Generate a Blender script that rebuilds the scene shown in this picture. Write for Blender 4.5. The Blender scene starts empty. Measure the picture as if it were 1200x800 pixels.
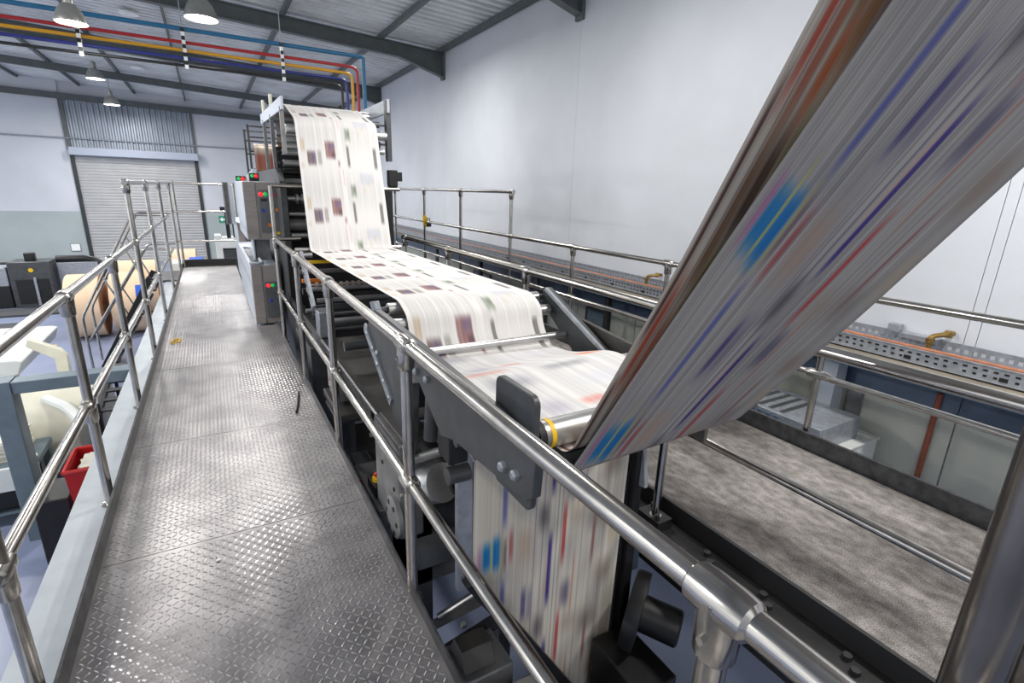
import bpy, math, random
import numpy as np
from mathutils import Vector, Matrix

# ------------------------------------------------------------------ camera, world, lights, exposure
scene = bpy.context.scene
COL = scene.collection
random.seed(7)
rng = np.random.default_rng(7)

cam_data = bpy.data.cameras.new('camera')
cam = bpy.data.objects.new('camera', cam_data)
COL.objects.link(cam)
cam_data.sensor_width = 36.0
cam_data.lens = 594.0 / 1200.0 * 36.0
cam_data.clip_start = 0.05
cam_data.clip_end = 200
ax = Vector((0.86622825, -0.4987519, 0.02991924))      # image right in the world
ay = Vector((-0.11526267, -0.25773492, -0.95931602))   # image down in the world
az = Vector((0.48617192, 0.82753807, -0.28074474))     # view direction
cam.matrix_world = Matrix(((ax.x, -ay.x, -az.x, 0.0), (ax.y, -ay.y, -az.y, 0.0), (ax.z, -ay.z, -az.z, 1.57), (0, 0, 0, 1)))
scene.camera = cam

world = bpy.data.worlds.new('world')
scene.world = world
world.use_nodes = True
bg = world.node_tree.nodes['Background']
bg.inputs['Color'].default_value = (0.93, 0.96, 1.0, 1)
bg.inputs['Strength'].default_value = 1.3

scene.view_settings.view_transform = 'Standard'
scene.view_settings.look = 'None'
scene.view_settings.gamma = 1.0
scene.view_settings.use_curve_mapping = False
scene.view_settings.exposure = 0.3
LAMP_POWER = 70.0

# ------------------------------------------------------------------ helpers
def lin(c):
    c = np.asarray(c, dtype=float)
    return np.where(c <= 0.04045, c / 12.92, ((c + 0.055) / 1.055) ** 2.4)

def mat(name, srgb, rough=0.5, metal=0.0, noise=0.0, scale=8.0, bump=0.0, bscale=60.0, spec=0.5, emit=None, stretch=None, dark=None):
    m = bpy.data.materials.new(name)
    m.use_nodes = True
    nt = m.node_tree
    b = nt.nodes['Principled BSDF']
    c = lin(srgb)
    b.inputs['Base Color'].default_value = (*c, 1)
    b.inputs['Roughness'].default_value = rough
    b.inputs['Metallic'].default_value = metal
    b.inputs['Specular IOR Level'].default_value = spec
    if emit:
        b.inputs['Emission Color'].default_value = (*lin(emit[0]), 1)
        b.inputs['Emission Strength'].default_value = emit[1]
    tc = None
    if noise or bump:
        tc = nt.nodes.new('ShaderNodeTexCoord')
        mp = nt.nodes.new('ShaderNodeMapping')
        nt.links.new(tc.outputs['Object'], mp.inputs['Vector'])
        if stretch:
            mp.inputs['Scale'].default_value = stretch
    if noise:
        n = nt.nodes.new('ShaderNodeTexNoise')
        n.inputs['Scale'].default_value = scale
        n.inputs['Detail'].default_value = 6
        nt.links.new(mp.outputs['Vector'], n.inputs['Vector'])
        r = nt.nodes.new('ShaderNodeValToRGB')
        d = np.array(lin(dark)) if dark else c * (1 - noise)
        r.color_ramp.elements[0].position = 0.35
        r.color_ramp.elements[0].color = (*d, 1)
        r.color_ramp.elements[1].position = 0.65
        r.color_ramp.elements[1].color = (*np.minimum(c * (1 + noise * 0.4), 1.0), 1)
        nt.links.new(n.outputs['Fac'], r.inputs['Fac'])
        nt.links.new(r.outputs['Color'], b.inputs['Base Color'])
    if bump:
        n2 = nt.nodes.new('ShaderNodeTexNoise')
        n2.inputs['Scale'].default_value = bscale
        n2.inputs['Detail'].default_value = 4
        nt.links.new(mp.outputs['Vector'], n2.inputs['Vector'])
        bp = nt.nodes.new('ShaderNodeBump')
        bp.inputs['Strength'].default_value = bump
        bp.inputs['Distance'].default_value = 0.01
        nt.links.new(n2.outputs['Fac'], bp.inputs['Height'])
        nt.links.new(bp.outputs['Normal'], b.inputs['Normal'])
    return m

M = dict(
    chrome=mat('chrome', (0.75, 0.735, 0.71), 0.2, 1.0, noise=0.15, scale=14),
    darkchrome=mat('dark_chrome', (0.50, 0.48, 0.46), 0.25, 1.0, noise=0.2, scale=10),
    roller=mat('roller_steel', (0.76, 0.76, 0.76), 0.32, 0.8, noise=0.15, scale=10),
    galv=mat('galvanised_steel', (0.66, 0.68, 0.71), 0.42, 0.55, noise=0.2, scale=20),
    plate=mat('checker_steel', (0.60, 0.585, 0.585), 0.35, 0.55, noise=0.35, scale=5, bump=0.08, bscale=90),
    lug=mat('lug_steel', (0.70, 0.69, 0.69), 0.28, 0.7),
    kick=mat('kick_steel', (0.37, 0.37, 0.38), 0.45, 0.6, noise=0.35, scale=18),
    girder=mat('girder_paint', (0.70, 0.73, 0.75), 0.4, 0.0, noise=0.1, scale=6),
    bluegrey=mat('blue_grey_paint', (0.40, 0.46, 0.50), 0.45, noise=0.12, scale=8),
    frame=mat('machine_frame_grey', (0.30, 0.31, 0.32), 0.42, 0.3, noise=0.2, scale=12),
    frame2=mat('machine_mid_grey', (0.52, 0.52, 0.52), 0.45, 0.4, noise=0.2, scale=12),
    tray=mat('tray_steel', (0.36, 0.35, 0.335), 0.5, 0.4, noise=0.25, scale=5),
    black=mat('machine_black', (0.10, 0.10, 0.105), 0.42, noise=0.4, scale=10),
    rubber=mat('rubber_black', (0.09, 0.09, 0.095), 0.6),
    cab=mat('cabinet_steel', (0.64, 0.61, 0.59), 0.42, 0.2, noise=0.1, scale=6, stretch=(1, 1, 6)),
    cabdark=mat('cabinet_panel_steel', (0.43, 0.44, 0.45), 0.4, 0.4, noise=0.15, scale=10),
    cabside=mat('cabinet_side', (0.74, 0.77, 0.81), 0.45, 0.2),
    white=mat('white_paint', (0.86, 0.87, 0.86), 0.4, noise=0.06, scale=6),
    cream=mat('cream_paint', (0.86, 0.85, 0.78), 0.4, noise=0.06, scale=6),
    wall=mat('wall_white', (0.80, 0.815, 0.84), 0.75, noise=0.09, scale=0.7, bump=0.05, bscale=20),
    wallgap=mat('wall_joint', (0.70, 0.70, 0.70), 0.9),
    lower=mat('wall_lower_beige', (0.72, 0.73, 0.69), 0.6, noise=0.14, scale=1.6),
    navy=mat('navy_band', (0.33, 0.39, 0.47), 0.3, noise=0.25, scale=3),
    dado=mat('dado_grey_green', (0.66, 0.70, 0.70), 0.65, noise=0.08, scale=1.0),
    floor=mat('floor_blue_epoxy', (0.53, 0.57, 0.68), 0.3, noise=0.1, scale=2.0),
    roof=mat('roof_zinc', (0.90, 0.91, 0.91), 0.45, 0.2, noise=0.15, scale=1.5),
    rafter=mat('rafter_green_grey', (0.36, 0.385, 0.385), 0.5, noise=0.15, scale=5),
    doorgrey=mat('roller_door_grey', (0.70, 0.70, 0.70), 0.5, 0.2, noise=0.08, scale=2),
    clad=mat('cladding_sheet', (0.62, 0.65, 0.69), 0.4, 0.4, noise=0.12, scale=2),
    header=mat('header_box', (0.66, 0.69, 0.75), 0.45),
    darktrim=mat('dark_trim', (0.16, 0.19, 0.19), 0.5),
    carpet=None,
    kraft=mat('kraft_paper', (0.92, 0.80, 0.67), 0.7, noise=0.08, scale=3),
    kraftend=mat('reel_end', (0.73, 0.55, 0.40), 0.8, noise=0.12, scale=5),
    copper=mat('copper', (0.70, 0.47, 0.36), 0.45, 0.4, noise=0.2, scale=20),
    brass=mat('brass', (0.58, 0.47, 0.27), 0.4, 0.8, noise=0.3, scale=30),
    rust=mat('red_brown_pipe', (0.55, 0.29, 0.21), 0.55, noise=0.15, scale=12),
    wood=mat('ledge_board', (0.50, 0.47, 0.42), 0.8, noise=0.25, scale=6, stretch=(4, 0.5, 1)),
    red=mat('red_plastic', (0.74, 0.08, 0.09), 0.4),
    redp=mat('red_pipe', (0.66, 0.12, 0.14), 0.4),
    blue=mat('blue_pipe', (0.13, 0.42, 0.58), 0.4),
    yellow=mat('yellow_pipe', (0.85, 0.62, 0.12), 0.4),
    ink=mat('dark_blue_pipe', (0.16, 0.20, 0.50), 0.4),
    yel=mat('yellow_paint', (0.92, 0.75, 0.10), 0.5),
    orange=mat('orange_plastic', (0.88, 0.48, 0.10), 0.5),
    blues=mat('blue_plastic', (0.18, 0.38, 0.80), 0.5),
    green=mat('sign_green', (0.05, 0.55, 0.42), 0.5),
    signw=mat('sign_white', (0.95, 0.96, 0.95), 0.5),
    lampshade=mat('spun_aluminium', (0.66, 0.66, 0.63), 0.36, 0.55, noise=0.1, scale=8),
    lampglow=mat('lamp_diffuser', (1, 1, 1), 0.5, emit=((1.0, 0.98, 0.94), 14.0)),
    redlight=mat('red_light', (0.95, 0.12, 0.15), 0.4, emit=((1.0, 0.12, 0.16), 1.4)),
    greenlight=mat('green_light', (0.05, 0.62, 0.32), 0.4, emit=((0.05, 0.75, 0.35), 0.5)),
    bluelight=mat('blue_button', (0.08, 0.25, 0.75), 0.4),
    news=mat('newsprint', (0.84, 0.82, 0.77), 0.8, noise=0.12, scale=20),
    darkfloor=mat('dark_mat', (0.24, 0.25, 0.27), 0.7),
    pink=mat('roller_cover', (0.72, 0.66, 0.62), 0.6),
    bluebelt=mat('blue_belt', (0.16, 0.20, 0.36), 0.6),
)

def carpet_mat():
    m = bpy.data.materials.new('carpet_grey'); m.use_nodes = True
    nt = m.node_tree; b = nt.nodes['Principled BSDF']; L = nt.links.new
    tc = nt.nodes.new('ShaderNodeTexCoord')
    def noise(scale, detail, sx=1, sy=1):
        mp = nt.nodes.new('ShaderNodeMapping'); mp.inputs['Scale'].default_value = (sx, sy, 1)
        L(tc.outputs['Object'], mp.inputs['Vector'])
        n = nt.nodes.new('ShaderNodeTexNoise'); n.inputs['Scale'].default_value = scale; n.inputs['Detail'].default_value = detail
        L(mp.outputs['Vector'], n.inputs['Vector']); return n.outputs['Fac']
    def ramp(f, p0, c0, p1, c1):
        r = nt.nodes.new('ShaderNodeValToRGB'); e = r.color_ramp.elements
        e[0].position = p0; e[0].color = (*lin(c0), 1); e[1].position = p1; e[1].color = (*lin(c1), 1)
        L(f, r.inputs['Fac']); return r.outputs['Color']
    def mix(kind, f, a, c):
        x = nt.nodes.new('ShaderNodeMix'); x.data_type = 'RGBA'; x.blend_type = kind
        x.inputs['Factor'].default_value = f
        L(a, x.inputs['A']); L(c, x.inputs['B']); return x.outputs['Result']
    big = ramp(noise(2.2, 5, 1.6, 0.5), 0.36, (0.40, 0.385, 0.38), 0.66, (0.70, 0.68, 0.665))
    fine = ramp(noise(190, 3), 0.34, (0.66, 0.66, 0.66), 0.66, (1.0, 1.0, 1.0))
    mid = ramp(noise(24, 4, 1, 0.6), 0.35, (0.72, 0.72, 0.72), 0.65, (1.0, 1.0, 1.0))
    col = mix('MULTIPLY', 1.0, mix('MULTIPLY', 0.8, big, mid), fine)
    L(col, b.inputs['Base Color'])
    b.inputs['Roughness'].default_value = 0.95; b.inputs['Specular IOR Level'].default_value = 0.1
    bp = nt.nodes.new('ShaderNodeBump'); bp.inputs['Strength'].default_value = 0.5; bp.inputs['Distance'].default_value = 0.006
    L(noise(120, 3), bp.inputs['Height']); L(bp.outputs['Normal'], b.inputs['Normal'])
    return m
M['carpet'] = carpet_mat()

class MB:
    """collects shapes for one mesh object"""
    def __init__(s):
        s.v = []; s.f = []
    def add(s, vs, fs):
        k = len(s.v)
        s.v += [tuple(v) for v in vs]
        s.f += [tuple(i + k for i in f) for f in fs]
        return s
    def box(s, x0, x1, y0, y1, z0, z1):
        vs = [(x, y, z) for x in (x0, x1) for y in (y0, y1) for z in (z0, z1)]
        return s.add(vs, [(0, 1, 3, 2), (4, 6, 7, 5), (0, 4, 5, 1), (2, 3, 7, 6), (0, 2, 6, 4), (1, 5, 7, 3)])
    def beam(s, p0, p1, w, h, up=(0, 0, 1)):
        p0, p1, up = Vector(p0), Vector(p1), Vector(up)
        d = (p1 - p0).normalized()
        a = d.cross(up)
        if a.length < 1e-4: a = d.cross(Vector((1, 0, 0)))
        a.normalize(); b = a.cross(d).normalized()
        vs = []
        for p in (p0, p1):
            for i, j in ((-1, -1), (1, -1), (1, 1), (-1, 1)):
                vs.append(p + a * (i * w / 2) + b * (j * h / 2))
        return s.add(vs, [(3, 2, 1, 0), (4, 5, 6, 7), (0, 1, 5, 4), (1, 2, 6, 5), (2, 3, 7, 6), (3, 0, 4, 7)])
    def lathe(s, prof, origin, axis=(0, 0, 1), n=20, cap=True):
        d = Vector(axis).normalized()
        a = d.orthogonal().normalized(); b = d.cross(a)
        o = Vector(origin)
        vs = []; fs = []
        for r, t in prof:
            for i in range(n):
                w = 2 * math.pi * i / n
                vs.append(o + d * t + (a * math.cos(w) + b * math.sin(w)) * r)
        for k in range(len(prof) - 1):
            for i in range(n):
                j = (i + 1) % n
                fs.append((k * n + i, k * n + j, (k + 1) * n + j, (k + 1) * n + i))
        if cap:
            fs.append(tuple(range(n))[::-1])
            fs.append(tuple(range((len(prof) - 1) * n, len(prof) * n)))
        return s.add(vs, fs)
    def cyl(s, p0, p1, r, n=16, r2=None):
        p0, p1 = Vector(p0), Vector(p1)
        d = p1 - p0
        return s.lathe([(r, 0), (r2 if r2 is not None else r, d.length)], p0, d, n)
    def sphere(s, c, r, n=12):
        prof = [(max(r * math.sin(math.pi * k / 8), 1e-4), -r * math.cos(math.pi * k / 8)) for k in range(9)]
        return s.lathe(prof, c, (0, 0, 1), n, cap=False)
    def tube(s, pts, r, n=12, bend=0.0, closed_ends=True):
        P = [Vector(p) for p in pts]
        if bend > 0 and len(P) > 2:
            Q = [P[0]]
            for i in range(1, len(P) - 1):
                a = (P[i - 1] - P[i]); c = (P[i + 1] - P[i])
                k = min(bend, a.length * 0.49, c.length * 0.49)
                A = P[i] + a.normalized() * k; B = P[i] + c.normalized() * k
                for t in np.linspace(0, 1, 7):
                    Q.append(A * (1 - t) ** 2 + P[i] * 2 * t * (1 - t) + B * t * t)
            Q.append(P[-1]); P = Q
        rings = []; d0 = (P[1] - P[0]).normalized(); u = d0.orthogonal().normalized()
        vs = []; fs = []
        for i, p in enumerate(P):
            d = (P[min(i + 1, len(P) - 1)] - P[max(i - 1, 0)]).normalized()
            u = (u - d * u.dot(d)).normalized(); w = d.cross(u)
            for k in range(n):
                t = 2 * math.pi * k / n
                vs.append(p + (u * math.cos(t) + w * math.sin(t)) * r)
        for i in range(len(P) - 1):
            for k in range(n):
                j = (k + 1) % n
                fs.append((i * n + k, i * n + j, (i + 1) * n + j, (i + 1) * n + k))
        if closed_ends:
            fs.append(tuple(range(n))[::-1]); fs.append(tuple(range((len(P) - 1) * n, len(P) * n)))
        return s.add(vs, fs)
    def prism(s, poly, axis, a, b):
        """poly: 2D points in the two axes other than `axis`, in x,y,z order"""
        def mk(p, t):
            q = [0, 0, 0]; o = [k for k in range(3) if k != axis]
            q[o[0]], q[o[1]] = p; q[axis] = t
            return tuple(q)
        n = len(poly)
        vs = [mk(p, a) for p in poly] + [mk(p, b) for p in poly]
        fs = [tuple(range(n)), tuple(range(n, 2 * n))[::-1]] + [(i, (i + 1) % n + 0, (i + 1) % n + n, i + n) for i in range(n)]
        return s.add(vs, fs)
    def build(s, name, m, parent=None, bevel=0.0, kind=None, label=None, smooth=35):
        me = bpy.data.meshes.new(name)
        me.from_pydata(s.v, [], s.f)
        me.materials.append(M[m] if isinstance(m, str) else m)
        import bmesh as _b
        bm = _b.new(); bm.from_mesh(me); _b.ops.recalc_face_normals(bm, faces=bm.faces); bm.to_mesh(me); bm.free()
        me.polygons.foreach_set('use_smooth', [True] * len(me.polygons))
        me.set_sharp_from_angle(angle=math.radians(smooth))
        return link(name, me, parent, bevel, kind, label)

def link(name, me, parent=None, bevel=0.0, kind=None, label=None):
    o = bpy.data.objects.new(name, me)
    COL.objects.link(o)
    if parent is not None:
        o.parent = parent
        if parent.type == 'EMPTY':
            o.matrix_parent_inverse = Matrix.Translation(-parent.location)
    if bevel:
        bv = o.modifiers.new('edge', 'BEVEL'); bv.width = bevel; bv.segments = 2; bv.limit_method = 'ANGLE'
    if kind: o['kind'] = kind
    if label: o['label'] = label
    return o

def thing(name, label, cat, loc=(0, 0, 0), group=None):
    o = bpy.data.objects.new(name, None)
    COL.objects.link(o)
    o.location = loc
    o.empty_display_size = 0.1
    o['label'] = label; o['category'] = cat
    if group: o['group'] = group
    return o

def tag(o, label, cat, group=None):
    o['label'] = label; o['category'] = cat
    if group: o['group'] = group
    return o

def copy_thing(root, offset, label):
    c = root.copy(); COL.objects.link(c)
    c.location = root.location + Vector(offset); c['label'] = label
    for ch in root.children:
        d = ch.copy(); COL.objects.link(d); d.parent = c
        for g in ch.children:
            e = g.copy(); COL.objects.link(e); e.parent = d
    return c

def Bx(*a): return MB().box(*a)
def Cy(*a, **k): return MB().cyl(*a, **k)

FZ = -1.55     # shop floor
BY = 25.1      # back wall
RX = 4.7       # right wall

# ------------------------------------------------------------------ setting: floor, walls, roof
fl = Bx(-16, RX + 0.3, -9, BY + 0.3, FZ - 0.2, FZ).build('floor', 'floor', kind='structure')
MB().box(-9, -2.9, 12.6, 12.68, FZ, FZ + 0.003).build('floor_line', 'yel', fl)

wr = Bx(RX + 0.02, RX + 0.25, -4.5, BY + 0.2, FZ, 4.55).build('wall_right', 'wallgap', kind='structure')
js = [-4.5, 1.36, 1.43, 6.39, 11.25, 16.0, 20.6, BY]
for a, b in zip(js[:-1], js[1:]):
    Bx(RX, RX + 0.03, a + 0.0025, b - 0.0025, 0.24, 4.5).build('panel', 'wall', wr)
js2 = [-4.5, 1.34, 2.3, 3.55, 4.8, 6.05, 7.3, 8.55, 9.8, 11.05, 12.3, 13.55, 14.8, 16.05, 18.5, 21, BY]
for a, b in zip(js2[:-1], js2[1:]):
    Bx(RX, RX + 0.03, a + 0.006, b - 0.006, FZ, 0.02).build('lower_panel', 'lower', wr)
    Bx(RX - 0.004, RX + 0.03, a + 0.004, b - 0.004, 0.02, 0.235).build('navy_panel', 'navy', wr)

Bx(-16, RX + 0.2, -5.2, -5.0, FZ, 2.5).build('front_light_blocker', 'wall', kind='structure')  # unseen wall added behind the camera, cut low to shape the light
wb = MB().box(-4.2, -0.2, BY + 0.06, BY + 0.2, 4.1, 5.2).box(-16, -4.2, BY, BY + 0.2, 0.43, 5.4).box(-0.2, RX + 0.2, BY, BY + 0.2, 0.43, 4.8).build('wall_back', 'wall', kind='structure')
MB().box(-16, -4.2, BY - 0.004, BY + 0.2, FZ, 0.43).box(-0.2, RX + 0.2, BY - 0.004, BY + 0.2, FZ, 0.43).build('dado', 'dado', wb, label='lower wall painted grey green')
# cladding above the roller door
mb = MB(); prof = []
x = -4.1
while x < -0.25:
    prof += [(x, BY + 0.0), (x + 0.05, BY + 0.0), (x + 0.085, BY - 0.05), (x + 0.135, BY - 0.05)]; x += 0.17
n = len(prof)
mb.add([(px, py, 2.6) for px, py in prof] + [(px, py, 4.25) for px, py in prof], [(i, i + 1, n + i + 1, n + i) for i in range(n - 1)])
mb.build('cladding', 'clad', wb, kind='stuff', smooth=10)
MB().box(-4.24, -4.1, BY - 0.07, BY, 2.6, 4.3).box(-0.28, -0.2, BY - 0.07, BY, 2.6, 4.3).build('cladding_frame', 'rafter', wb)
MB().cyl((-12, BY - 0.09, 3.0), (3.5, BY - 0.09, 3.0), 0.025, 8).build('conduit', 'galv', wb)

dr = Bx(-4.12, -0.26, BY + 0.05, BY + 0.1, FZ, 2.5).build('door_1', 'darktrim', kind='structure')
mb = MB(); prof = []
z = FZ
while z < 2.45:
    prof += [(BY + 0.006, z), (BY - 0.006, z + 0.02), (BY - 0.008, z + 0.08), (BY + 0.004, z + 0.10)]; z += 0.11
n = len(prof)
mb.add([(-4.08, py, pz) for py, pz in prof] + [(-0.3, py, pz) for py, pz in prof], [(i, i + 1, n + i + 1, n + i) for i in range(n - 1)])
mb.build('slat', 'doorgrey', dr, kind='stuff', smooth=10)
Bx(-4.2, -4.08, BY - 0.06, BY + 0.05, FZ, 2.45).build('door_guide', 'darktrim', dr)
Bx(-0.32, -0.2, BY - 0.06, BY + 0.05, FZ, 2.45).build('door_guide', 'darktrim', dr)
Bx(-4.16, -0.16, BY - 0.35, BY + 0.03, 2.42, 2.7).build('header_box', 'header', dr, bevel=0.02)

def roof_z(x): return 4.46 + 0.05 * (RX - x)
mb = MB(); prof = []
y = -4.5
while y < BY + 0.2:
    prof += [(y, 0.0), (y + 0.09, 0.0), (y + 0.11, 0.10), (y + 0.20, 0.10)]; y += 0.22
n = len(prof)
xs = (-13.0, RX + 0.2)
mb.add([(xx, py, roof_z(xx) + pz) for xx in xs for py, pz in prof], [(i, i + 1, n + i + 1, n + i) for i in range(n - 1)])
ce = mb.build('ceiling', 'roof', kind='structure', smooth=10)
for ry, dz in ((-3.5, 0.24), (1.6, 0.24), (6.4, 0.24), (11.25, 0.24), (16.0, 0.24), (20.8, 0.2), (BY - 0.1, 0.2)):
    mb = MB()
    x0, x1 = -13.0, RX
    t0, t1 = roof_z(x0) - 0.08, roof_z(x1) - 0.08
    if ry > 24: t0, t1 = 4.72, 4.26
    if ry < 20:
        # haunch by the wall, I section
        mb.prism([(x0, t0 - dz), (RX - 1.0, roof_z(RX - 1) - 0.08 - dz), (RX, t1 - dz - 0.22), (RX, t1), (x0, t0)], 1, ry - 0.012, ry + 0.012)
        mb.prism([(x0, t0 - dz - 0.02), (RX - 1.0, roof_z(RX - 1) - 0.10 - dz), (RX, t1 - dz - 0.24), (RX, t1 - dz - 0.22), (RX - 1.0, roof_z(RX - 1) - 0.08 - dz), (x0, t0 - dz)], 1, ry - 0.07, ry + 0.07)
        mb.prism([(x0, t0 - 0.02), (x1, t1 - 0.02), (x1, t1), (x0, t0)], 1, ry - 0.07, ry + 0.07)
        mb.box(RX - 0.05, RX, ry - 0.08, ry + 0.08, t1 - dz - 0.28, t1)
    else:
        mb.prism([(x0, t0 - dz), (x1, t1 - dz), (x1, t1), (x0, t0)], 1, ry - 0.06, ry + 0.06)
    mb.build('rafter', 'rafter', ce)
for px, w in ((4.62, 0.08), (3.35, 0.07), (1.55, 0.07), (-0.35, 0.04), (-1.95, 0.07), (-3.55, 0.07), (-5.2, 0.07), (-7.0, 0.07), (-9.0, 0.07)):
    MB().box(px - w / 2, px + w / 2, -4.4, BY, roof_z(px) - 0.09, roof_z(px) - 0.005).build('purlin', 'rafter', ce)
for vx, vy in ((-0.92, 13.4), (-1.35, 19.4)):
    MB().lathe([(0.02, 0), (0.16, 0.0), (0.16, 0.03), (0.12, 0.05)], (vx, vy, roof_z(vx) - 0.09), (0, 0, 1), 20).build('roof_vent', 'signw', ce)

# ------------------------------------------------------------------ pendant lamps
def pendant(x, y, z, label, k=1.0, power=1.0):
    t = thing('pendant_lamp', label, 'lamp', (x, y, z), 'bell shaped pendant lamps under the roof')
    MB().lathe([(r * k, t_ * k) for r, t_ in ((0.225, 0.0), (0.228, 0.015), (0.205, 0.10), (0.165, 0.19), (0.11, 0.26), (0.07, 0.285), (0.03, 0.29))], (x, y, z), (0, 0, 1), 28, cap=False).build('lamp_shade', 'lampshade', t)
    MB().lathe([(r * k, t_ * k) for r, t_ in ((0.06, 0.27), (0.065, 0.30), (0.065, 0.42), (0.03, 0.46))], (x, y, z), (0, 0, 1), 20).build('gear_housing', 'lampshade', t)
    MB().lathe([(0.001, 0.012 * k), (0.218 * k, 0.012 * k)], (x, y, z), (0, 0, 1), 28, cap=False).build('diffuser', 'lampglow', t)
    MB().cyl((x, y, z + 0.43 * k), (x, y, roof_z(x)), 0.006, 6).build('cable', 'black', t)
    l = bpy.data.lights.new('disk_light', 'AREA'); l.shape = 'DISK'; l.size = 0.4 * k; l.energy = LAMP_POWER * power; l.color = (1.0, 0.985, 0.96)
    lo = bpy.data.objects.new('disk_light', l); COL.objects.link(lo); lo.parent = t; lo.location = (0, 0, -0.005)
pendant(-0.915, 6.7, 2.96, 'bell pendant lamp nearest the top left corner, before coloured pipes', 0.56, 0.6)
pendant(0.22, 9.9, 3.94, 'bell pendant lamp right of the other near lamp, cropped at top', 1.0, 1.5)
pendant(-2.42, 20.0, 4.36, 'small bell pendant lamp hanging in front of the corrugated roof, middle of three on left')
pendant(-2.42, 22.6, 3.98, 'smallest bell pendant lamp hanging just above the corrugated cladding of the roller door')
# unseen fill lights without fixtures, added to brighten press, walls and far end
for lx, ly in ((2.4, 4.2), (3.4, 0.0), (-1.5, -2.5), (2.6, 9.2), (-5.5, 12), (-5.5, 18.5), (-5.5, 4), (1.0, 14.5), (0.5, 20.0)):
    l = bpy.data.lights.new('disk_light', 'AREA'); l.shape = 'DISK'; l.size = 0.4; l.energy = LAMP_POWER * (3.5 if lx < -5 else 1.5 if ly > 14 else 2.0 if (lx > 3 and ly < 1) else 1.0); l.color = (1.0, 0.965, 0.91) if ly < 5 and lx > -3 else (1.0, 0.985, 0.96)
    lo = bpy.data.objects.new('disk_light', l); COL.objects.link(lo); lo.location = (lx, ly, 4.0)

# ------------------------------------------------------------------ left walkway
wk = thing('walkway', 'grey checker plate steel walkway running along the left of the press', 'walkway', (-0.02, 5, 0))
seams = [-1.2, 0.9, 2.39, 3.55, 5.1, 7.3, 9.5, 11.7]
XL, XR = -0.575, 0.525
def right_edge(y): return 0.525 if y < 6.4 else 0.33
px, py = 0.030, 0.0345
def lug_template():
    L, W, H = 0.0138, 0.0044, 0.0021
    vs = [(-L, 0, 0), (-L * 0.5, -W, 0), (L * 0.5, -W, 0), (L, 0, 0), (L * 0.5, W, 0), (-L * 0.5, W, 0), (-L * 0.45, 0, H), (L * 0.45, 0, H)]
    fs = [(0, 1, 6), (1, 2, 7, 6), (2, 3, 7), (3, 4, 7), (4, 5, 6, 7), (5, 0, 6)]
    return np.array(vs), fs
LV, LF = lug_template()
for a, b in zip(seams[:-1], seams[1:]):
    p = MB()
    xr = right_edge((a + b) / 2) if not (a < 6.4 < b) else 0.525
    if a < 6.4 < b:
        p.box(XL, 0.525, a + 0.002, 6.4, -0.012, 0.0).box(XL, 0.33, 6.4, b - 0.002, -0.012, 0.0)
    else:
        p.box(XL, xr, a + 0.002, b - 0.002, -0.012, 0.0)
    po = p.build('tread_plate', 'plate', wk)
    vs = []; fs = []
    iy = 0
    yy = a + 0.02
    while yy < b - 0.01:
        ix = 0
        xx = XL + 0.02
        xe = (0.525 if yy < 6.4 else 0.33) - 0.015
        while xx < xe:
            s = 1 if (ix + iy) % 2 else -1
            ca, sa = math.cos(s * math.radians(45)), math.sin(s * math.radians(45))
            q = LV.copy(); q[:, 0] = LV[:, 0] * ca - LV[:, 1] * sa + xx; q[:, 1] = LV[:, 0] * sa + LV[:, 1] * ca + yy
            k = len(vs)
            vs += [tuple(r) for r in q]; fs += [tuple(i + k for i in f) for f in LF]
            xx += px * 0.80; ix += 1
        yy += py * 0.80; iy += 1
    me = bpy.data.meshes.new('tread_lugs'); me.from_pydata(vs, [], fs); me.materials.append(M['lug'])
    link('tread_lugs', me, po, kind='stuff')
MB().box(-0.585, -0.575, -1.2, 11.75, -0.05, 0.085).build('kick_plate', 'kick', wk)
MB().box(0.525, 0.533, -1.2, 6.38, -0.05, 0.055).build('kick_plate', 'kick', wk)
MB().box(-0.585, 0.34, 11.7, 11.71, -0.05, 0.14).build('kick_plate', 'black', wk)
g = MB().box(-0.79, -0.60, -1.2, 11.6, -0.065, -0.05).box(-0.70, -0.69, -1.2, 11.6, -0.25, -0.065).box(-0.79, -0.60, -1.2, 11.6, -0.265, -0.25)
g.build('girder', 'girder', wk)
MB().box(0.40, 0.52, -1.2, 11.6, -0.2, -0.02).build('girder', 'black', wk)
MB().box(-1.60, -0.70, 5.45, 5.62, -0.165, -0.06).build('cross_beam', 'bluegrey', wk, bevel=0.006)
MB().box(-1.74, -1.602, 5.44, 5.63, FZ, -0.05).build('support_post', 'bluegrey', wk, bevel=0.006)
MB().box(-0.74, -0.62, 9.0, 9.12, FZ, -0.2).build('support_post', 'bluegrey', wk)
MB().box(-0.74, -0.62, 0.5, 0.62, FZ, -0.2).build('support_post', 'bluegrey', wk)
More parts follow.
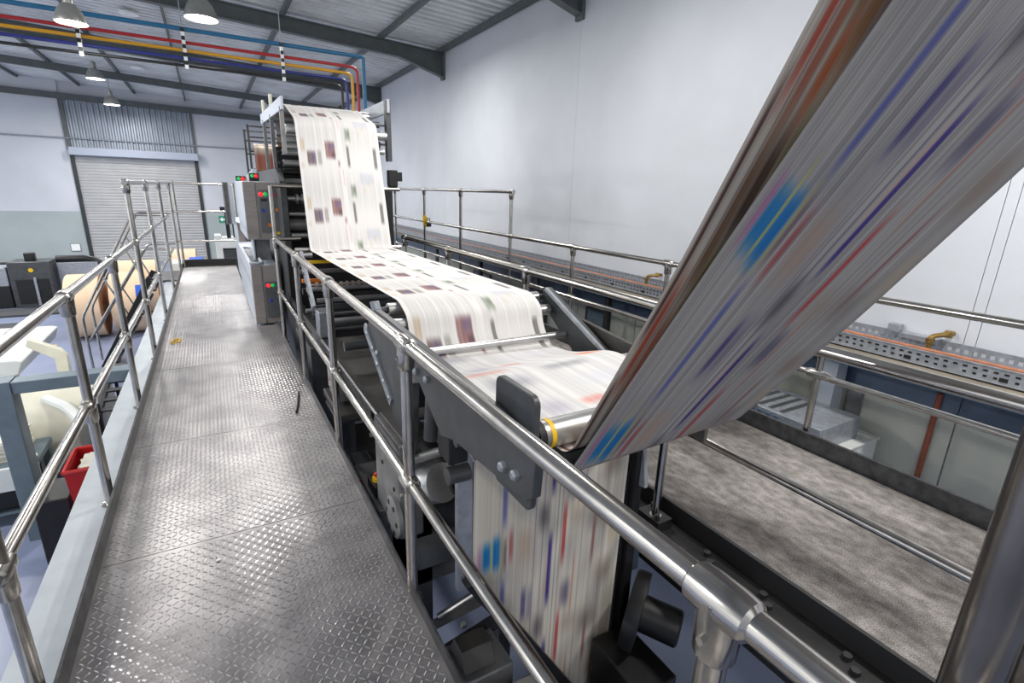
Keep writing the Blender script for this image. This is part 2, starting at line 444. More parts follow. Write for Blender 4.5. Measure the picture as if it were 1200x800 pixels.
# crumpled paper scraps on the plate
for i, (sx, sy, lab) in enumerate(((0.02, 2.66, 'white paper scrap on walkway near a plate seam'), (-0.14, 2.22, 'white paper scrap left of the other scraps on the nearest plate'), (0.07, 1.72, 'paper scrap lying nearest the front on the walkway'), (0.49, 3.9, 'white paper scrap against the right kick plate'))):
    m_ = MB(); pts = [(sx + random.uniform(-.014, .014), sy + random.uniform(-.02, .02), random.uniform(0.003, 0.012)) for _ in range(6)]
    m_.add(pts, [(0, 1, 2), (2, 3, 0), (3, 4, 0), (4, 5, 1)])
    tag(m_.build('paper_scrap', 'signw'), lab, 'paper scrap', 'paper scraps on the walkway')
tag(MB().tube([(-0.50, 6.02, 0.012), (-0.47, 6.1, 0.012), (-0.42, 6.08, 0.012), (-0.43, 5.98, 0.012), (-0.49, 5.95, 0.012), (-0.50, 6.02, 0.012)], 0.008, 6).build('cable_loop', 'yel'), 'small yellow loop lying by the left kick plate', 'loop')
tag(MB().tube([(0.44, 4.05, 0.012), (0.40, 3.8, 0.012), (0.37, 3.66, 0.012)], 0.008, 6).build('rod', 'black'), 'short dark rod lying on the walkway plate by mid rail', 'rod')

# ------------------------------------------------------------------ handrails
R = 0.0225
def fitting(t, p, d, stub=True, r=R, name='clamp'):
    """tee clamp around a rail at p running along d, with a socket downwards"""
    p = Vector(p); d = Vector(d).normalized()
    m_ = MB()
    L = 0.05
    m_.lathe([(r * 1.02, -L), (r * 1.34, -L + 0.006), (r * 1.42, -0.02), (r * 1.42, 0.02), (r * 1.34, L - 0.006), (r * 1.02, L)], p, d, 18)
    if stub:
        m_.lathe([(r * 1.45, -0.005), (r * 1.42, 0.03), (r * 1.33, 0.085), (r * 1.02, 0.095)], p, (0, 0, -1), 18)
    s = Vector((0, 0, 1)).cross(d)
    m_.cyl(p + s * r * 1.3 + Vector((0, 0, -0.05)), p + s * r * 1.65 + Vector((0, 0, -0.05)), 0.006, 8)
    return m_.build(name, 'chrome', t)
def post(t, x, y, z0, z1, r=R * 0.95):
    m_ = MB().cyl((x, y, z0), (x, y, z1), r, 18)
    m_.lathe([(r * 1.9, 0), (r * 1.9, 0.008), (r * 1.1, 0.012)], (x, y, z0), (0, 0, 1), 14)
    return m_.build('post', 'chrome', t)
def railpiece(t, pts, name='top_rail', r=R, bend=0.06):
    return MB().tube(pts, r, 18, bend=bend).build(name, 'chrome', t)

lx = -0.61
lr = thing('handrail', 'chrome tube handrail along the left edge of checker plate walkway', 'handrail', (lx, 5, 0))
railpiece(lr, [(lx - 0.03, -0.8, 1.05), (lx - 0.02, 3.0, 1.05), (lx, 10.2, 1.05)])
railpiece(lr, [(lx - 0.03, -0.8, 0.51), (lx - 0.02, 3.0, 0.51), (lx, 10.2, 0.51)], 'mid_rail', R * 0.95)
for yy in (1.73, 3.02, 4.40):
    post(lr, lx - 0.015, yy, -0.05, 1.05)
    fitting(lr, (lx - 0.018, yy, 1.05), (0, 1, 0)); fitting(lr, (lx - 0.018, yy, 0.51), (0, 1, 0))
for yy in (5.66, 7.3, 9.15, 11.45):
    post(lr, lx, yy, -0.05, 1.56)
    fitting(lr, (lx, yy, 1.56), (0, 1, 0))
    if yy < 10: fitting(lr, (lx, yy, 1.05), (0, 1, 0), False); fitting(lr, (lx, yy, 0.51), (0, 1, 0), False)
railpiece(lr, [(lx, 5.64, 1.56), (lx, 11.5, 1.56)], 'guard_rail')
er = thing('end_guard_rail', 'chrome three bar guard rail across the far end of walkway', 'handrail', (-0.1, 11.6, 0))
for zz in (1.56, 1.055, 0.5):
    railpiece(er, [(lx, 11.62, zz), (0.44, 11.62, zz)], 'rail', R * 0.9)
for xx in (lx + 0.06, 0.44):
    post(er, xx, 11.62, 0.0, 1.6)

cx = 0.54
cr = thing('handrail', 'chrome tube handrail between the walkway and folder, crossing the foreground', 'handrail', (cx, 3, 0))
railpiece(cr, [(cx, -0.5, 1.05), (cx, 5.72, 1.05)])
railpiece(cr, [(cx, -0.5, 0.505), (cx, 5.72, 0.505)], 'mid_rail', R * 0.9)
for yy in (0.335, 1.657, 3.03, 4.33, 5.72):
    post(cr, cx, yy, -0.04, 1.05 if yy < 5 else 1.57)
    fitting(cr, (cx, yy, 1.05), (0, 1, 0)); fitting(cr, (cx, yy, 0.505), (0, 1, 0), False)
railpiece(cr, [(cx, 5.72, 1.57), (1.85, 5.72, 1.57)], 'cross_rail', R * 0.9)
railpiece(cr, [(cx, 5.72, 1.05), (0.78, 5.72, 1.05)], 'cross_rail', R * 0.9)

nx = 1.85
nr = thing('handrail', 'chrome tube handrail on the inner edge of grey carpeted walkway', 'handrail', (nx, 3, 0))
railpiece(nr, [(nx, -0.6, 1.06), (nx, 5.6, 1.06)])
railpiece(nr, [(nx, 0.33, 0.505), (nx, 5.6, 0.505)], 'mid_rail', R * 0.85)
for yy in (0.30, 1.60, 2.98, 4.36, 5.58):
    post(nr, nx, yy, -0.04, 1.06)
    fitting(nr, (nx, yy, 1.06), (0, 1, 0)); fitting(nr, (nx, yy, 0.505), (0, 1, 0), False)
MB().box(1.80, 1.90, 1.53, 1.68, -0.09, -0.03).cyl((1.82, 1.56, -0.03), (1.82, 1.56, 0.0), 0.012, 8).cyl((1.88, 1.65, -0.03), (1.88, 1.65, 0.0), 0.012, 8).build('base_plate', 'black', nr)

fx = 3.3
fr = thing('handrail', 'steel tube handrail along wall side of grey carpet walkway', 'handrail', (fx, 3, 0))
railpiece(fr, [(fx, -0.6, 1.04), (fx, 10.6, 1.04)])
railpiece(fr, [(fx, -0.6, 0.49), (fx, 1.62, 0.49)], 'mid_rail', R * 0.9)
railpiece(fr, [(fx, 1.74, 0.50), (fx, 10.6, 0.50)], 'mid_rail', R * 0.9)
railpiece(fr, [(fx, 5.72, 1.585), (fx, 10.6, 1.585)], 'guard_rail')
MB().lathe([(0.012, -0.1), (0.03, -0.05), (0.032, 0.05), (0.012, 0.1)], (fx, 1.68, 0.5), (0, 1, 0), 14).build('flattened_joint', 'chrome', fr)
for yy, zt in ((0.3, 1.04), (1.68, 1.04), (3.05, 1.04), (4.39, 1.04), (5.74, 1.585), (7.28, 1.585), (8.83, 1.585), (10.5, 1.585)):
    post(fr, fx, yy, -0.04, zt)
    fitting(fr, (fx, yy, zt), (0, 1, 0))
    if zt > 1.2: fitting(fr, (fx, yy, 1.04), (0, 1, 0), False)
    fitting(fr, (fx, yy, 0.50), (0, 1, 0), False)
tg = thing('padlock_tag', 'yellow tag with a black padlock hanging on the steel handrail', 'tag', (fx, 8.8, 1.0))
MB().prism([(fx - 0.05, 1.0), (fx + 0.03, 0.93), (fx + 0.02, 1.12), (fx - 0.06, 1.16)], 1, 8.76, 8.77).build('tag_card', 'yel', tg)
MB().box(fx + 0.01, fx + 0.09, 8.74, 8.78, 0.95, 1.05).tube([(fx + 0.03, 8.76, 1.05), (fx + 0.03, 8.76, 1.1), (fx + 0.07, 8.76, 1.1), (fx + 0.07, 8.76, 1.05)], 0.008, 6).build('lock', 'black', tg)

np_ = thing('corner_post', 'thick chrome corner post out of focus at right edge of the frame', 'post', (0.60, 0.10, 0))
MB().cyl((0.616, 0.105, -0.9), (0.616, 0.105, 2.2), 0.024, 24).build('tube', 'darkchrome', np_)
MB().cyl((0.668, 0.085, -0.9), (0.668, 0.085, 2.2), 0.022, 24).build('tube', 'darkchrome', np_)

# ------------------------------------------------------------------ right walkway
rw = thing('carpeted_walkway', 'raised walkway with worn grey carpet right of the press', 'walkway', (2.6, 4, 0))
Bx(1.98, 3.22, -1.2, 11.6, -0.012, 0.0).build('carpet', 'carpet', rw)
Bx(1.975, 3.24, -1.2, 11.6, -0.06, -0.013).build('deck', 'black', rw)
MB().box(1.955, 1.975, -1.2, 11.6, -0.15, 0.012).build('edge_strip', 'rubber', rw)
MB().box(1.79, 1.955, -1.2, 11.6, -0.10, -0.09).box(1.79, 1.80, -1.2, 11.6, -0.28, -0.09).box(1.79, 1.955, -1.2, 11.6, -0.29, -0.28).build('channel', 'black', rw)
MB().box(3.24, 3.262, -1.2, 11.6, -0.12, 0.11).build('kick_plate', 'kick', rw)
for yy in (0.6, 0.95, 1.25): MB().cyl((1.86, yy, -0.09), (1.86, yy, -0.07), 0.018, 6).cyl((1.90, yy + .05, -0.09), (1.90, yy + .05, -0.07), 0.018, 6).build('bolt_pair', 'rubber', rw)
for yy in (-0.9, 3.2, 7.0, 11.0):
    MB().box(1.85, 1.95, yy, yy + 0.1, FZ, -0.1).build('leg', 'black', rw)
    MB().box(3.12, 3.22, yy, yy + 0.1, FZ, -0.06).build('leg', 'black', rw)

# ------------------------------------------------------------------ printed paper webs
def sm(x, a, b):
    t = np.clip((x - a) / (b - a + 1e-9), 0, 1)
    return t * t * (3 - 2 * t)
def blk(x, a, b, w): return sm(x, a - w, a + w) * (1 - sm(x, b - w, b + w))

def paper_mat():
    m = bpy.data.materials.new('printed_newsprint'); m.use_nodes = True
    nt = m.node_tree; b = nt.nodes['Principled BSDF']
    a = nt.nodes.new('ShaderNodeAttribute'); a.attribute_name = 'print'
    nt.links.new(a.outputs['Color'], b.inputs['Base Color'])
    b.inputs['Roughness'].default_value = 0.75
    b.inputs['Specular IOR Level'].default_value = 0.2
    return m
M['paper'] = paper_mat()

def catmull(P, step):
    P = np.array(P, float)
    out = []
    for i in range(len(P) - 1):
        p0, p1, p2, p3 = P[max(i - 1, 0)], P[i], P[i + 1], P[min(i + 2, len(P) - 1)]
        n = max(2, int(np.linalg.norm(p2 - p1) / step))
        out += [(p1 * (1 - t) + p2 * t) for t in np.arange(n) / n]
    out.append(P[-1])
    return np.array(out)

def resample(P, n):
    P = np.array(P, float)
    d = np.r_[0, np.cumsum(np.linalg.norm(np.diff(P, axis=0), axis=1))]
    t = np.linspace(0, d[-1], n)
    return np.stack([np.interp(t, d, P[:, k]) for k in range(P.shape[1])], 1), d[-1]

def round_path(P, r):
    """P: list of (y, z, radius)"""
    Q = [np.array(P[0][:2])]
    for i in range(1, len(P) - 1):
        p = np.array(P[i][:2]); a = np.array(P[i - 1][:2]) - p; c = np.array(P[i + 1][:2]) - p
        k = min(P[i][2], np.linalg.norm(a) * 0.49, np.linalg.norm(c) * 0.49)
        A = p + a / np.linalg.norm(a) * k; B = p + c / np.linalg.norm(c) * k
        for t in np.linspace(0, 1, 9):
            Q.append(A * (1 - t) ** 2 + p * 2 * t * (1 - t) + B * t * t)
    Q.append(np.array(P[-1][:2]))
    return Q

def web(name, label, left, right, x0, x1, nu, ns, colour, taper=None):
    """left/right: control points (y,z,corner) of the two edges, same count"""
    nl = 40
    rows_l = round_path(left, 0); rows_r = round_path(right, 0)
    L = np.array(rows_l); Rr = np.array(rows_r)
    mid = (L + Rr) / 2
    d = np.r_[0, np.cumsum(np.linalg.norm(np.diff(mid, axis=0), axis=1))]
    t = np.unique(np.r_[np.linspace(0, d[-1], ns), d])
    l2 = np.stack([np.interp(t, d, L[:, k]) for k in range(2)], 1)
    r2 = np.stack([np.interp(t, d, Rr[:, k]) for k in range(2)], 1)
    u = np.linspace(0, 1, nu)
    U, S = np.meshgrid(u, t)
    Yv = l2[:, 0][:, None] * (1 - U) + r2[:, 0][:, None] * U
    Zv = l2[:, 1][:, None] * (1 - U) + r2[:, 1][:, None] * U
    Xv = x0 + (x1 - x0) * U
    if taper:
        a0 = np.maximum(x0, x0 + taper * (0.02 - Zv)); Xv = np.where(Xv < a0, a0, Xv)
    V = np.stack([Xv, Yv, Zv], -1).reshape(-1, 3)
    nr_, nc = U.shape
    idx = np.arange(nr_ * nc).reshape(nr_, nc)
    F_ = np.stack([idx[:-1, :-1], idx[:-1, 1:], idx[1:, 1:], idx[1:, :-1]], -1).reshape(-1, 4)
    me = bpy.data.meshes.new(name)
    me.vertices.add(len(V)); me.vertices.foreach_set('co', V.ravel())
    me.loops.add(F_.size); me.loops.foreach_set('vertex_index', F_.ravel().astype(np.int32))
    me.polygons.add(len(F_)); me.polygons.foreach_set('loop_start', np.arange(0, F_.size, 4, dtype=np.int32))
    me.polygons.foreach_set('use_smooth', np.ones(len(F_), dtype=bool))
    me.update(calc_edges=True); me.validate()
    c = np.clip(colour(U, S, Zv), 0, 1)
    rgba = np.ones((len(V), 4)); rgba[:, :3] = lin(c).reshape(-1, 3)
    at = me.color_attributes.new('print', 'FLOAT_COLOR', 'POINT')
    at.data.foreach_set('color', rgba.astype(np.float32).ravel())
    me.materials.append(M['paper'])
    o = link(name, me)
    return tag(o, label, 'paper web')

def streaks(U, n, seed):
    r = np.random.default_rng(seed)
    k = r.random(n)
    return np.interp(U, np.linspace(0, 1, n), k)

def page_colour(U, S, amount=1.0):
    """fine print: text columns, pictures, coloured rules; period along the run"""
    P = 0.56
    v = ((S + 0.155) % P) / P
    C_ = np.ones(U.shape + (3,)) * np.array([0.915, 0.905, 0.895])
    def lay(mask, col):
        nonlocal C_
        C_ = C_ * (1 - mask[..., None]) + np.array(col) * mask[..., None]
    txt = streaks(U, 340, 3) * 0.17 + 0.02
    colmask = np.zeros_like(U)
    for a, b in ((0.03, 0.115), (0.125, 0.21), (0.22, 0.30), (0.31, 0.40), (0.41, 0.475), (0.525, 0.60), (0.61, 0.70), (0.71, 0.79), (0.80, 0.89), (0.90, 0.97)):
        colmask = np.maximum(colmask, blk(U, a, b, 0.004))
    lay(colmask * txt * amount * (0.6 + 0.4 * np.sin(v * 2 * np.pi + 1)), (0.3, 0.29, 0.3))
    for u0, u1, v0, v1, col, s in (
        (0.10, 0.20, 0.40, 0.63, (0.36, 0.26, 0.25), .75), (0.145, 0.185, 0.42, 0.60, (0.34, 0.33, 0.55), .6), (0.22, 0.265, 0.38, 0.62, (0.42, 0.40, 0.38), .5),
        (0.035, 0.08, 0.19, 0.40, (0.75, 0.62, 0.45), .5), (0.32, 0.435, 0.22, 0.50, (0.45, 0.26, 0.25), .75), (0.365, 0.43, 0.24, 0.36, (0.40, 0.38, 0.58), .5), (0.39, 0.43, 0.40, 0.50, (0.22, 0.16, 0.24), .5),
        (0.455, 0.48, 0.55, 0.64, (0.55, 0.28, 0.26), .6), (0.575, 0.64, -0.03, 0.17, (0.42, 0.50, 0.40), .6), (0.575, 0.64, 0.97, 1.17, (0.42, 0.50, 0.40), .6), (0.60, 0.63, 0.02, 0.10, (0.40, 0.36, 0.36), .5),
        (0.575, 0.605, 0.28, 0.64, (0.30, 0.29, 0.28), .7), (0.91, 0.95, 0.30, 0.66, (0.28, 0.27, 0.27), .7), (0.70, 0.88, 0.76, 0.94, (0.70, 0.72, 0.80), .45), (0.79, 0.81, 0.90, 0.99, (0.80, 0.68, 0.40), .4),
        (0.50, 0.512, 0.70, 1.0, (0.74, 0.48, 0.50), .35), (0.45, 0.458, 0.70, 0.95, (0.74, 0.48, 0.48), .35), (0.74, 0.755, -0.02, 0.12, (0.8, 0.72, 0.5), .35), (0.02, 0.06, 0.62, 0.68, (0.74, 0.55, 0.45), .35)):
        lay(blk(U, u0, u1, 0.006) * blk(v, v0, v1, 0.055) * s * amount * (0.7 + 0.3 * streaks(U, 200, 9)), col)
    lay(blk(U, 0.488, 0.492, 0.002) * 0.12, (0.5, 0.5, 0.5))
    return C_

def blur_colour(U, v, base, sets, seed, k=0.16):
    C_ = np.ones(U.shape + (3,)) * np.array(base)
    st = streaks(U, 300, seed)[..., None]; st2 = streaks(U, 60, seed + 1)[..., None]
    C_ = C_ * (1 - k * st) * (1 - 0.10 * st2)
    for u0, u1, v0, v1, col, s, w, wv in sets:
        m_ = blk(U, u0, u1, w) * s
        if v1 - v0 < 0.99:
            q = np.maximum.reduce([blk(v, v0, v1, wv), blk(v + 1, v0, v1, wv), blk(v - 1, v0, v1, wv)])
            m_ = m_ * q
        m_ = m_ * (0.75 + 0.25 * streaks(U, 260, seed + 5))
        C_ = C_ * (1 - m_[..., None]) + np.array(col) * m_[..., None]
    return C_

# web A: out of the tower top, down, along, through the turning bars, and up again
wa_l = [(7.02, 1.3, .1), (7.02, 2.40, .1), (6.3, 2.42, .2), (5.56, 2.19, .07), (5.23, 0.985, .05), (2.52, 1.018, .05), (2.385, 0.965, .05), (2.345, 0.85, .05), (2.27, 0.765, .05), (1.95, 0.79, .12), (1.70, 0.872, .08), (1.45, 0.866, .1), (1.015, 0.868, .05), (0.703, 1.444, .1), (0.507, 1.85, .1), (-0.3, 3.45, .1)]
wa_r = [(7.10, 1.3, .1), (7.10, 2.42, .1), (6.4, 2.44, .2), (5.62, 2.20, .07), (5.24, 0.99, .05), (2.50, 1.012, .05), (2.385, 0.955, .05), (2.36, 0.85, .05), (2.27, 0.75, .05), (2.08, 0.76, .12), (1.76, 0.866, .08), (1.55, 0.860, .1), (1.045, 0.858, .05), (0.71, 1.444, .1), (0.52, 1.85, .1), (-0.3, 3.45, .1)]
STRIP = [(0.0, 0.010, 0, 1, (0.93, 0.90, 0.86), .6, .004, .1), (0.016, 0.030, 0.3, 1.05, (0.26, 0.14, 0.13), .85, .005, .1), (0.035, 0.058, 0.05, 0.5, (0.74, 0.24, 0.18), .8, .008, .12),
         (0.062, 0.066, 0, 1, (0.3, 0.2, 0.2), .45, .002, .1), (0.072, 0.10, 0.5, 0.95, (0.46, 0.30, 0.20), .75, .008, .12), (0.075, 0.10, 0.0, 0.35, (0.72, 0.30, 0.20), .7, .008, .12),
         (0.105, 0.14, 0.25, 0.62, (0.36, 0.30, 0.10), .85, .010, .10), (0.105, 0.145, 0.66, 0.95, (0.26, 0.17, 0.13), .85, .010, .10), (0.12, 0.15, 0.0, 0.22, (0.80, 0.34, 0.16), .75, .010, .10),
         (0.15, 0.19, 0.1, 0.55, (0.70, 0.45, 0.25), .75, .010, .12), (0.15, 0.2, 0.6, 1.0, (0.42, 0.36, 0.14), .7, .012, .12), (0.2, 0.3, 0.2, 0.7, (0.5, 0.3, 0.25), .6, .03, .15), (0.4, 0.6, 0.3, 0.8, (0.3, 0.35, 0.4), .5, .05, .15)]
def col_a(U, S, Z):
    c = page_colour(U, S)
    # the run where the colour pages lie flat before the forward roller
    smax = S.max()
    sheet = blk(smax - S, 3.05, 4.12, 0.05)
    s2 = np.ones(U.shape + (3,)) * np.array([0.91, 0.905, 0.90])
    v = (S % 0.62) / 0.62
    s2 = blur_colour(U, v, (0.91, 0.905, 0.90), [
        (0.06, 0.30, 0.15, 0.28, (0.45, 0.45, 0.52), .5, .05, .08), (0.15, 0.28, 0.55, 0.72, (0.62, 0.60, 0.70), .5, .05, .08), (0.36, 0.50, 0.62, 0.70, (0.86, 0.42, 0.36), .55, .03, .04),
        (0.5, 0.9, 0.3, 0.5, (0.8, 0.8, 0.84), .5, .1, .1), (0.82, 0.97, 0.80, 0.92, (0.92, 0.40, 0.25), .75, .03, .05), (0.0, 0.25, 0.9, 1.02, (0.86, 0.52, 0.46), .45, .06, .05),
        (0.45, 0.72, 0.05, 0.14, (0.42, 0.42, 0.46), .5, .06, .05)], 21, 0.06)
    c = c * (1 - sheet[..., None]) + s2 * sheet[..., None]
    strip = 1 - sm(smax - S, 2.95, 3.1)
    s3 = blur_colour(U, (S % 0.70) / 0.70, (0.92, 0.89, 0.85), STRIP, 31, 0.18)
    c = c * (1 - strip[..., None]) + s3 * strip[..., None]
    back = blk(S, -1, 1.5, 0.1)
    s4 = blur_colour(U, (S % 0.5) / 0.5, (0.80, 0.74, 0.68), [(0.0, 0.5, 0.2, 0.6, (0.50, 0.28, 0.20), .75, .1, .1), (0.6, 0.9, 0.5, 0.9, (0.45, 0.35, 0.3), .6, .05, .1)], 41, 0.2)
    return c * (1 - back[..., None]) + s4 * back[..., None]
web('printed_paper_web', 'continuous printed newspaper web falling from the press tower and running flat towards camera', wa_l, wa_r, 0.79, 1.59, 300, 900, col_a)

# web B: up from the floor, over to the forward roller, then up over the camera
wb_l = [(1.62, -1.15, .1), (1.60, 0.70, .1), (1.52, 0.765, .06), (1.02, 0.79, .05), (0.582, 1.527, .1), (0.404, 1.823, .1), (0.11, 2.31, .1), (-0.62, 3.5, .1)]
wb_r = [(1.60, -1.15, .1), (1.57, 0.70, .1), (1.50, 0.755, .06), (1.07, 0.775, .05), (0.734, 1.248, .1), (0.464, 1.666, .1), (0.06, 2.31, .1), (-0.68, 3.5, .1)]
GREY = (0.70, 0.685, 0.675)
SETB = [
    (0.055, 0.105, 0.05, 0.25, (0.03, 0.40, 0.66), .95, .012, .07), (0.115, 0.16, 0.02, 0.27, (0.03, 0.38, 0.66), .95, .012, .07), (0.03, 0.05, 0.06, 0.28, (0.62, 0.25, 0.55), .55, .01, .08),
    (0.105, 0.113, 0.04, 0.4, (0.75, 0.72, 0.25), .7, .003, .06), (0.168, 0.176, 0.02, 0.36, (0.62, 0.58, 0.2), .7, .004, .08), (0.18, 0.20, 0.06, 0.3, (0.36, 0.28, 0.32), .7, .008, .08),
    (0.215, 0.24, 0.0, 0.24, (0.60, 0.22, 0.24), .7, .008, .09), (0.27, 0.36, 0.03, 0.3, (0.68, 0.54, 0.46), .5, .03, .1), (0.06, 0.22, 0.3, 0.42, (0.45, 0.45, 0.5), .35, .05, .1),
    (0.17, 0.195, 0.42, 0.92, (0.27, 0.30, 0.60), .75, .007, .1), (0.305, 0.335, 0.55, 0.82, (0.20, 0.18, 0.40), .85, .01, .09), (0.345, 0.375, 0.55, 0.84, (0.35, 0.33, 0.42), .6, .012, .1),
    (0.375, 0.379, 0, 1, (0.30, 0.26, 0.48), .6, .002, .1), (0.425, 0.431, 0, 1, (0.30, 0.28, 0.45), .5, .002, .1), (0.47, 0.495, 0.15, 0.75, (0.19, 0.15, 0.45), .92, .006, .1),
    (0.452, 0.466, 0.35, 0.7, (0.74, 0.55, 0.48), .5, .005, .1), (0.52, 0.526, 0, 1, (0.32, 0.3, 0.34), .5, .002, .1), (0.545, 0.551, 0, 1, (0.4, 0.36, 0.36), .4, .002, .1),
    (0.575, 0.64, 0.62, 0.84, (0.24, 0.22, 0.34), .65, .02, .09), (0.655, 0.664, 0.4, 0.95, (0.72, 0.36, 0.26), .65, .004, .1), (0.40, 0.46, 0.86, 1.06, (0.30, 0.28, 0.30), .7, .02, .09),
    (0.56, 0.585, 0.92, 1.4, (0.66, 0.18, 0.20), .85, .005, .12), (0.60, 0.72, 0.95, 1.12, (0.56, 0.50, 0.44), .5, .04, .09), (0.78, 0.80, 0.1, 0.5, (0.52, 0.24, 0.24), .6, .006, .12),
    (0.74, 0.88, 0.0, 0.2, (0.44, 0.40, 0.38), .55, .04, .1), (0.82, 0.95, 0.55, 0.75, (0.50, 0.42, 0.36), .55, .04, .1), (0.90, 0.985, 0.2, 0.4, (0.66, 0.58, 0.46), .5, .02, .1),
    (0.7, 0.706, 0, 1, (0.55, 0.5, 0.5), .4, .003, .1), (0.86, 0.866, 0, 1, (0.5, 0.42, 0.4), .4, .003, .1), (0.24, 0.245, 0, 1, (0.5, 0.47, 0.48), .4, .002, .1)]
def col_b(U, S, Z):
    P = 0.62
    v = ((S - 2.44) / P) % 1.0
    c = blur_colour(U, v, GREY, SETB, 51, 0.24)
    flat = blk(S, 1.92, 2.42, 0.02)
    f2 = blur_colour(U, (S % 0.3) / 0.3, (0.60, 0.46, 0.42), [(0, 0.5, 0.2, 0.5, (0.42, 0.26, 0.23), .6, .1, .1), (0.1, 0.3, 0.6, 0.9, (0.68, 0.42, 0.38), .5, .08, .1)], 61, 0.3)
    c = c * (1 - flat[..., None]) + f2 * flat[..., None]
    low = 1 - sm(S, 1.85, 1.9)
    v2 = ((S - 1.32) / P) % 1.0
    lc = blur_colour(U, 1 - v2, (0.86, 0.83, 0.78), SETB, 71, 0.12)
    return c * (1 - low[..., None]) + lc * low[..., None]
web('printed_paper_web', 'streaked grey printed paper web rising from beneath and sweeping up past camera on right', wb_l, wb_r, 0.785, 1.59, 340, 620, col_b, 0.62)

# ------------------------------------------------------------------ press tower
pt = thing('press_tower', 'tall newspaper printing unit with stacked rollers between black side frames', 'printing press', (1.2, 7.2, FZ))
MB().prism([(6.0, FZ), (8.7, FZ), (8.7, 1.75), (6.35, 1.75), (6.0, 1.62)], 0, 0.66, 0.72).build('side_frame', 'frame', pt)
MB().prism([(6.0, FZ), (8.7, FZ), (8.7, 1.75), (6.35, 1.75), (6.0, 1.62)], 0, 1.67, 1.74).build('side_frame', 'black', pt)
Bx(0.72, 1.67, 6.75, 6.85, FZ, 2.0).build('inner_housing', 'black', pt)
for (ry, rz, rr, mt) in ((6.28, 1.92, .032, 'roller'), (6.24, 1.81, .034, 'roller'), (6.3, 1.72, .035, 'black'), (6.2, 1.62, .03, 'frame2'), (6.12, 1.28, .02, 'roller'), (6.2, 1.16, .065, 'frame2'), (6.1, 1.05, .03, 'roller'), (6.15, 0.86, .04, 'black'),
                         (6.1, 0.70, .06, 'black'), (6.05, 0.5, .04, 'frame2'), (6.0, 0.3, .05, 'black')):
    ro = MB().cyl((0.74, ry, rz), (1.66, ry, rz), rr, 18).build('roller', mt, pt)
    MB().cyl((0.70, ry, rz), (0.745, ry, rz), rr * 0.55, 12).build('journal', 'black', ro)
mb = MB()
for i in range(16):
    x0 = 0.82 + i * 0.052
    mb.lathe([(0.028, 0), (0.055, 0.004), (0.055, 0.026), (0.028, 0.03)], (x0, 6.15, 1.44), (1, 0, 0), 16)
mb.cyl((0.74, 6.15, 1.44), (1.66, 6.15, 1.44), 0.026, 14)
mb.build('collared_roller', 'roller', pt)
# superstructure with hanging bars
sp = MB().beam((0.68, 5.42, 2.30), (0.68, 7.45, 2.35), 0.02, 0.11).build('header_plate', 'cabside', pt)
MB().beam((1.75, 5.70, 2.41), (1.75, 7.3, 2.41), 0.03, 0.13).build('header_plate', 'galv', pt)
for yy, z0, z1 in ((5.55, 1.86, 2.28), (6.42, 1.70, 2.30), (7.2, 1.66, 2.32)):
    MB().box(0.665, 0.70, yy - 0.025, yy + 0.025, z0, z1).build('hanger_bar', 'frame2', pt)
MB().box(1.73, 1.78, 5.72, 5.80, 1.86, 2.47).build('hanger_bar', 'frame', pt)
for zz in (2.22, 2.03): MB().cyl((1.62, 5.76, zz), (1.74, 5.76, zz), 0.012, 10).cyl((1.60, 5.76, zz), (1.66, 5.76, zz), 0.03, 14).build('end_knob', 'frame', pt)
for yy, zz, rr in ((5.66, 2.10, .045), (6.3, 2.35, .05), (7.0, 2.33, .05), (5.75, 1.95, .028), (6.45, 2.12, .035), (6.5, 2.04, .02), (5.9, 2.02, .03)):
    ro = MB().cyl((0.72, yy, zz), (1.70, yy, zz), rr, 18).build('guide_roller', 'roller', pt)
MB().cyl((0.66, 5.27, 0.985), (1.70, 5.27, 0.99), 0.022, 16).build('guide_bar', 'roller', pt)
for yy, zz in ((5.5, 2.44), (6.3, 2.48)):
    MB().cyl((0.69, yy + .9, 2.36), (0.69, yy + .9, zz + .06), 0.018, 12).build('standoff', 'cream', pt)
MB().cyl((0.70, 6.9, 2.47), (1.74, 6.9, 2.47), 0.010, 8).build('tie_rod', 'black', pt)
MB().box(1.74, 1.84, 5.95, 6.4, 0.6, 1.58).build('side_housing', 'black', pt)

pt2 = thing('printing_unit', 'second printing unit behind the tall tower with thin scaffold frame on top', 'printing press', (1.1, 9.6, FZ))
Bx(0.62, 1.74, 8.9, 10.6, FZ, 1.70).build('housing', 'black', pt2)
for yy in (8.9, 9.7):
    MB().box(0.60, 0.63, yy - .015, yy + .015, 1.6, 2.42).build('scaffold_post', 'frame', pt2)
    for zz in (2.40, 2.25, 2.05, 1.8):
        MB().cyl((0.60, yy, zz), (1.7, yy, zz), 0.012, 8).build('scaffold_bar', 'frame', pt2)
MB().prism([(8.7, 1.52), (10.0, 1.52), (10.0, 1.72), (8.7, 1.80)], 0, 0.60, 0.66).build('end_plate', 'cabside', pt2)
def col_c(U, S, Z):
    return blur_colour(U, (S % 0.5) / 0.5, (0.82, 0.76, 0.70), [(0.0, 0.4, 0.1, 0.6, (0.50, 0.22, 0.18), .8, .08, .1), (0.5, 0.9, 0.4, 0.9, (0.4, 0.35, 0.34), .6, .05, .1)], 81, 0.2)
web('printed_paper_web', 'brown tinted paper web standing inside the frame of second printing unit', [(8.75, 1.72, .05), (8.75, 2.1, .05), (8.9, 2.16, .05), (9.6, 2.2, .05)], [(8.75, 1.72, .05), (8.75, 2.1, .05), (8.9, 2.16, .05), (9.6, 2.2, .05)], 0.66, 1.46, 40, 60, col_c)

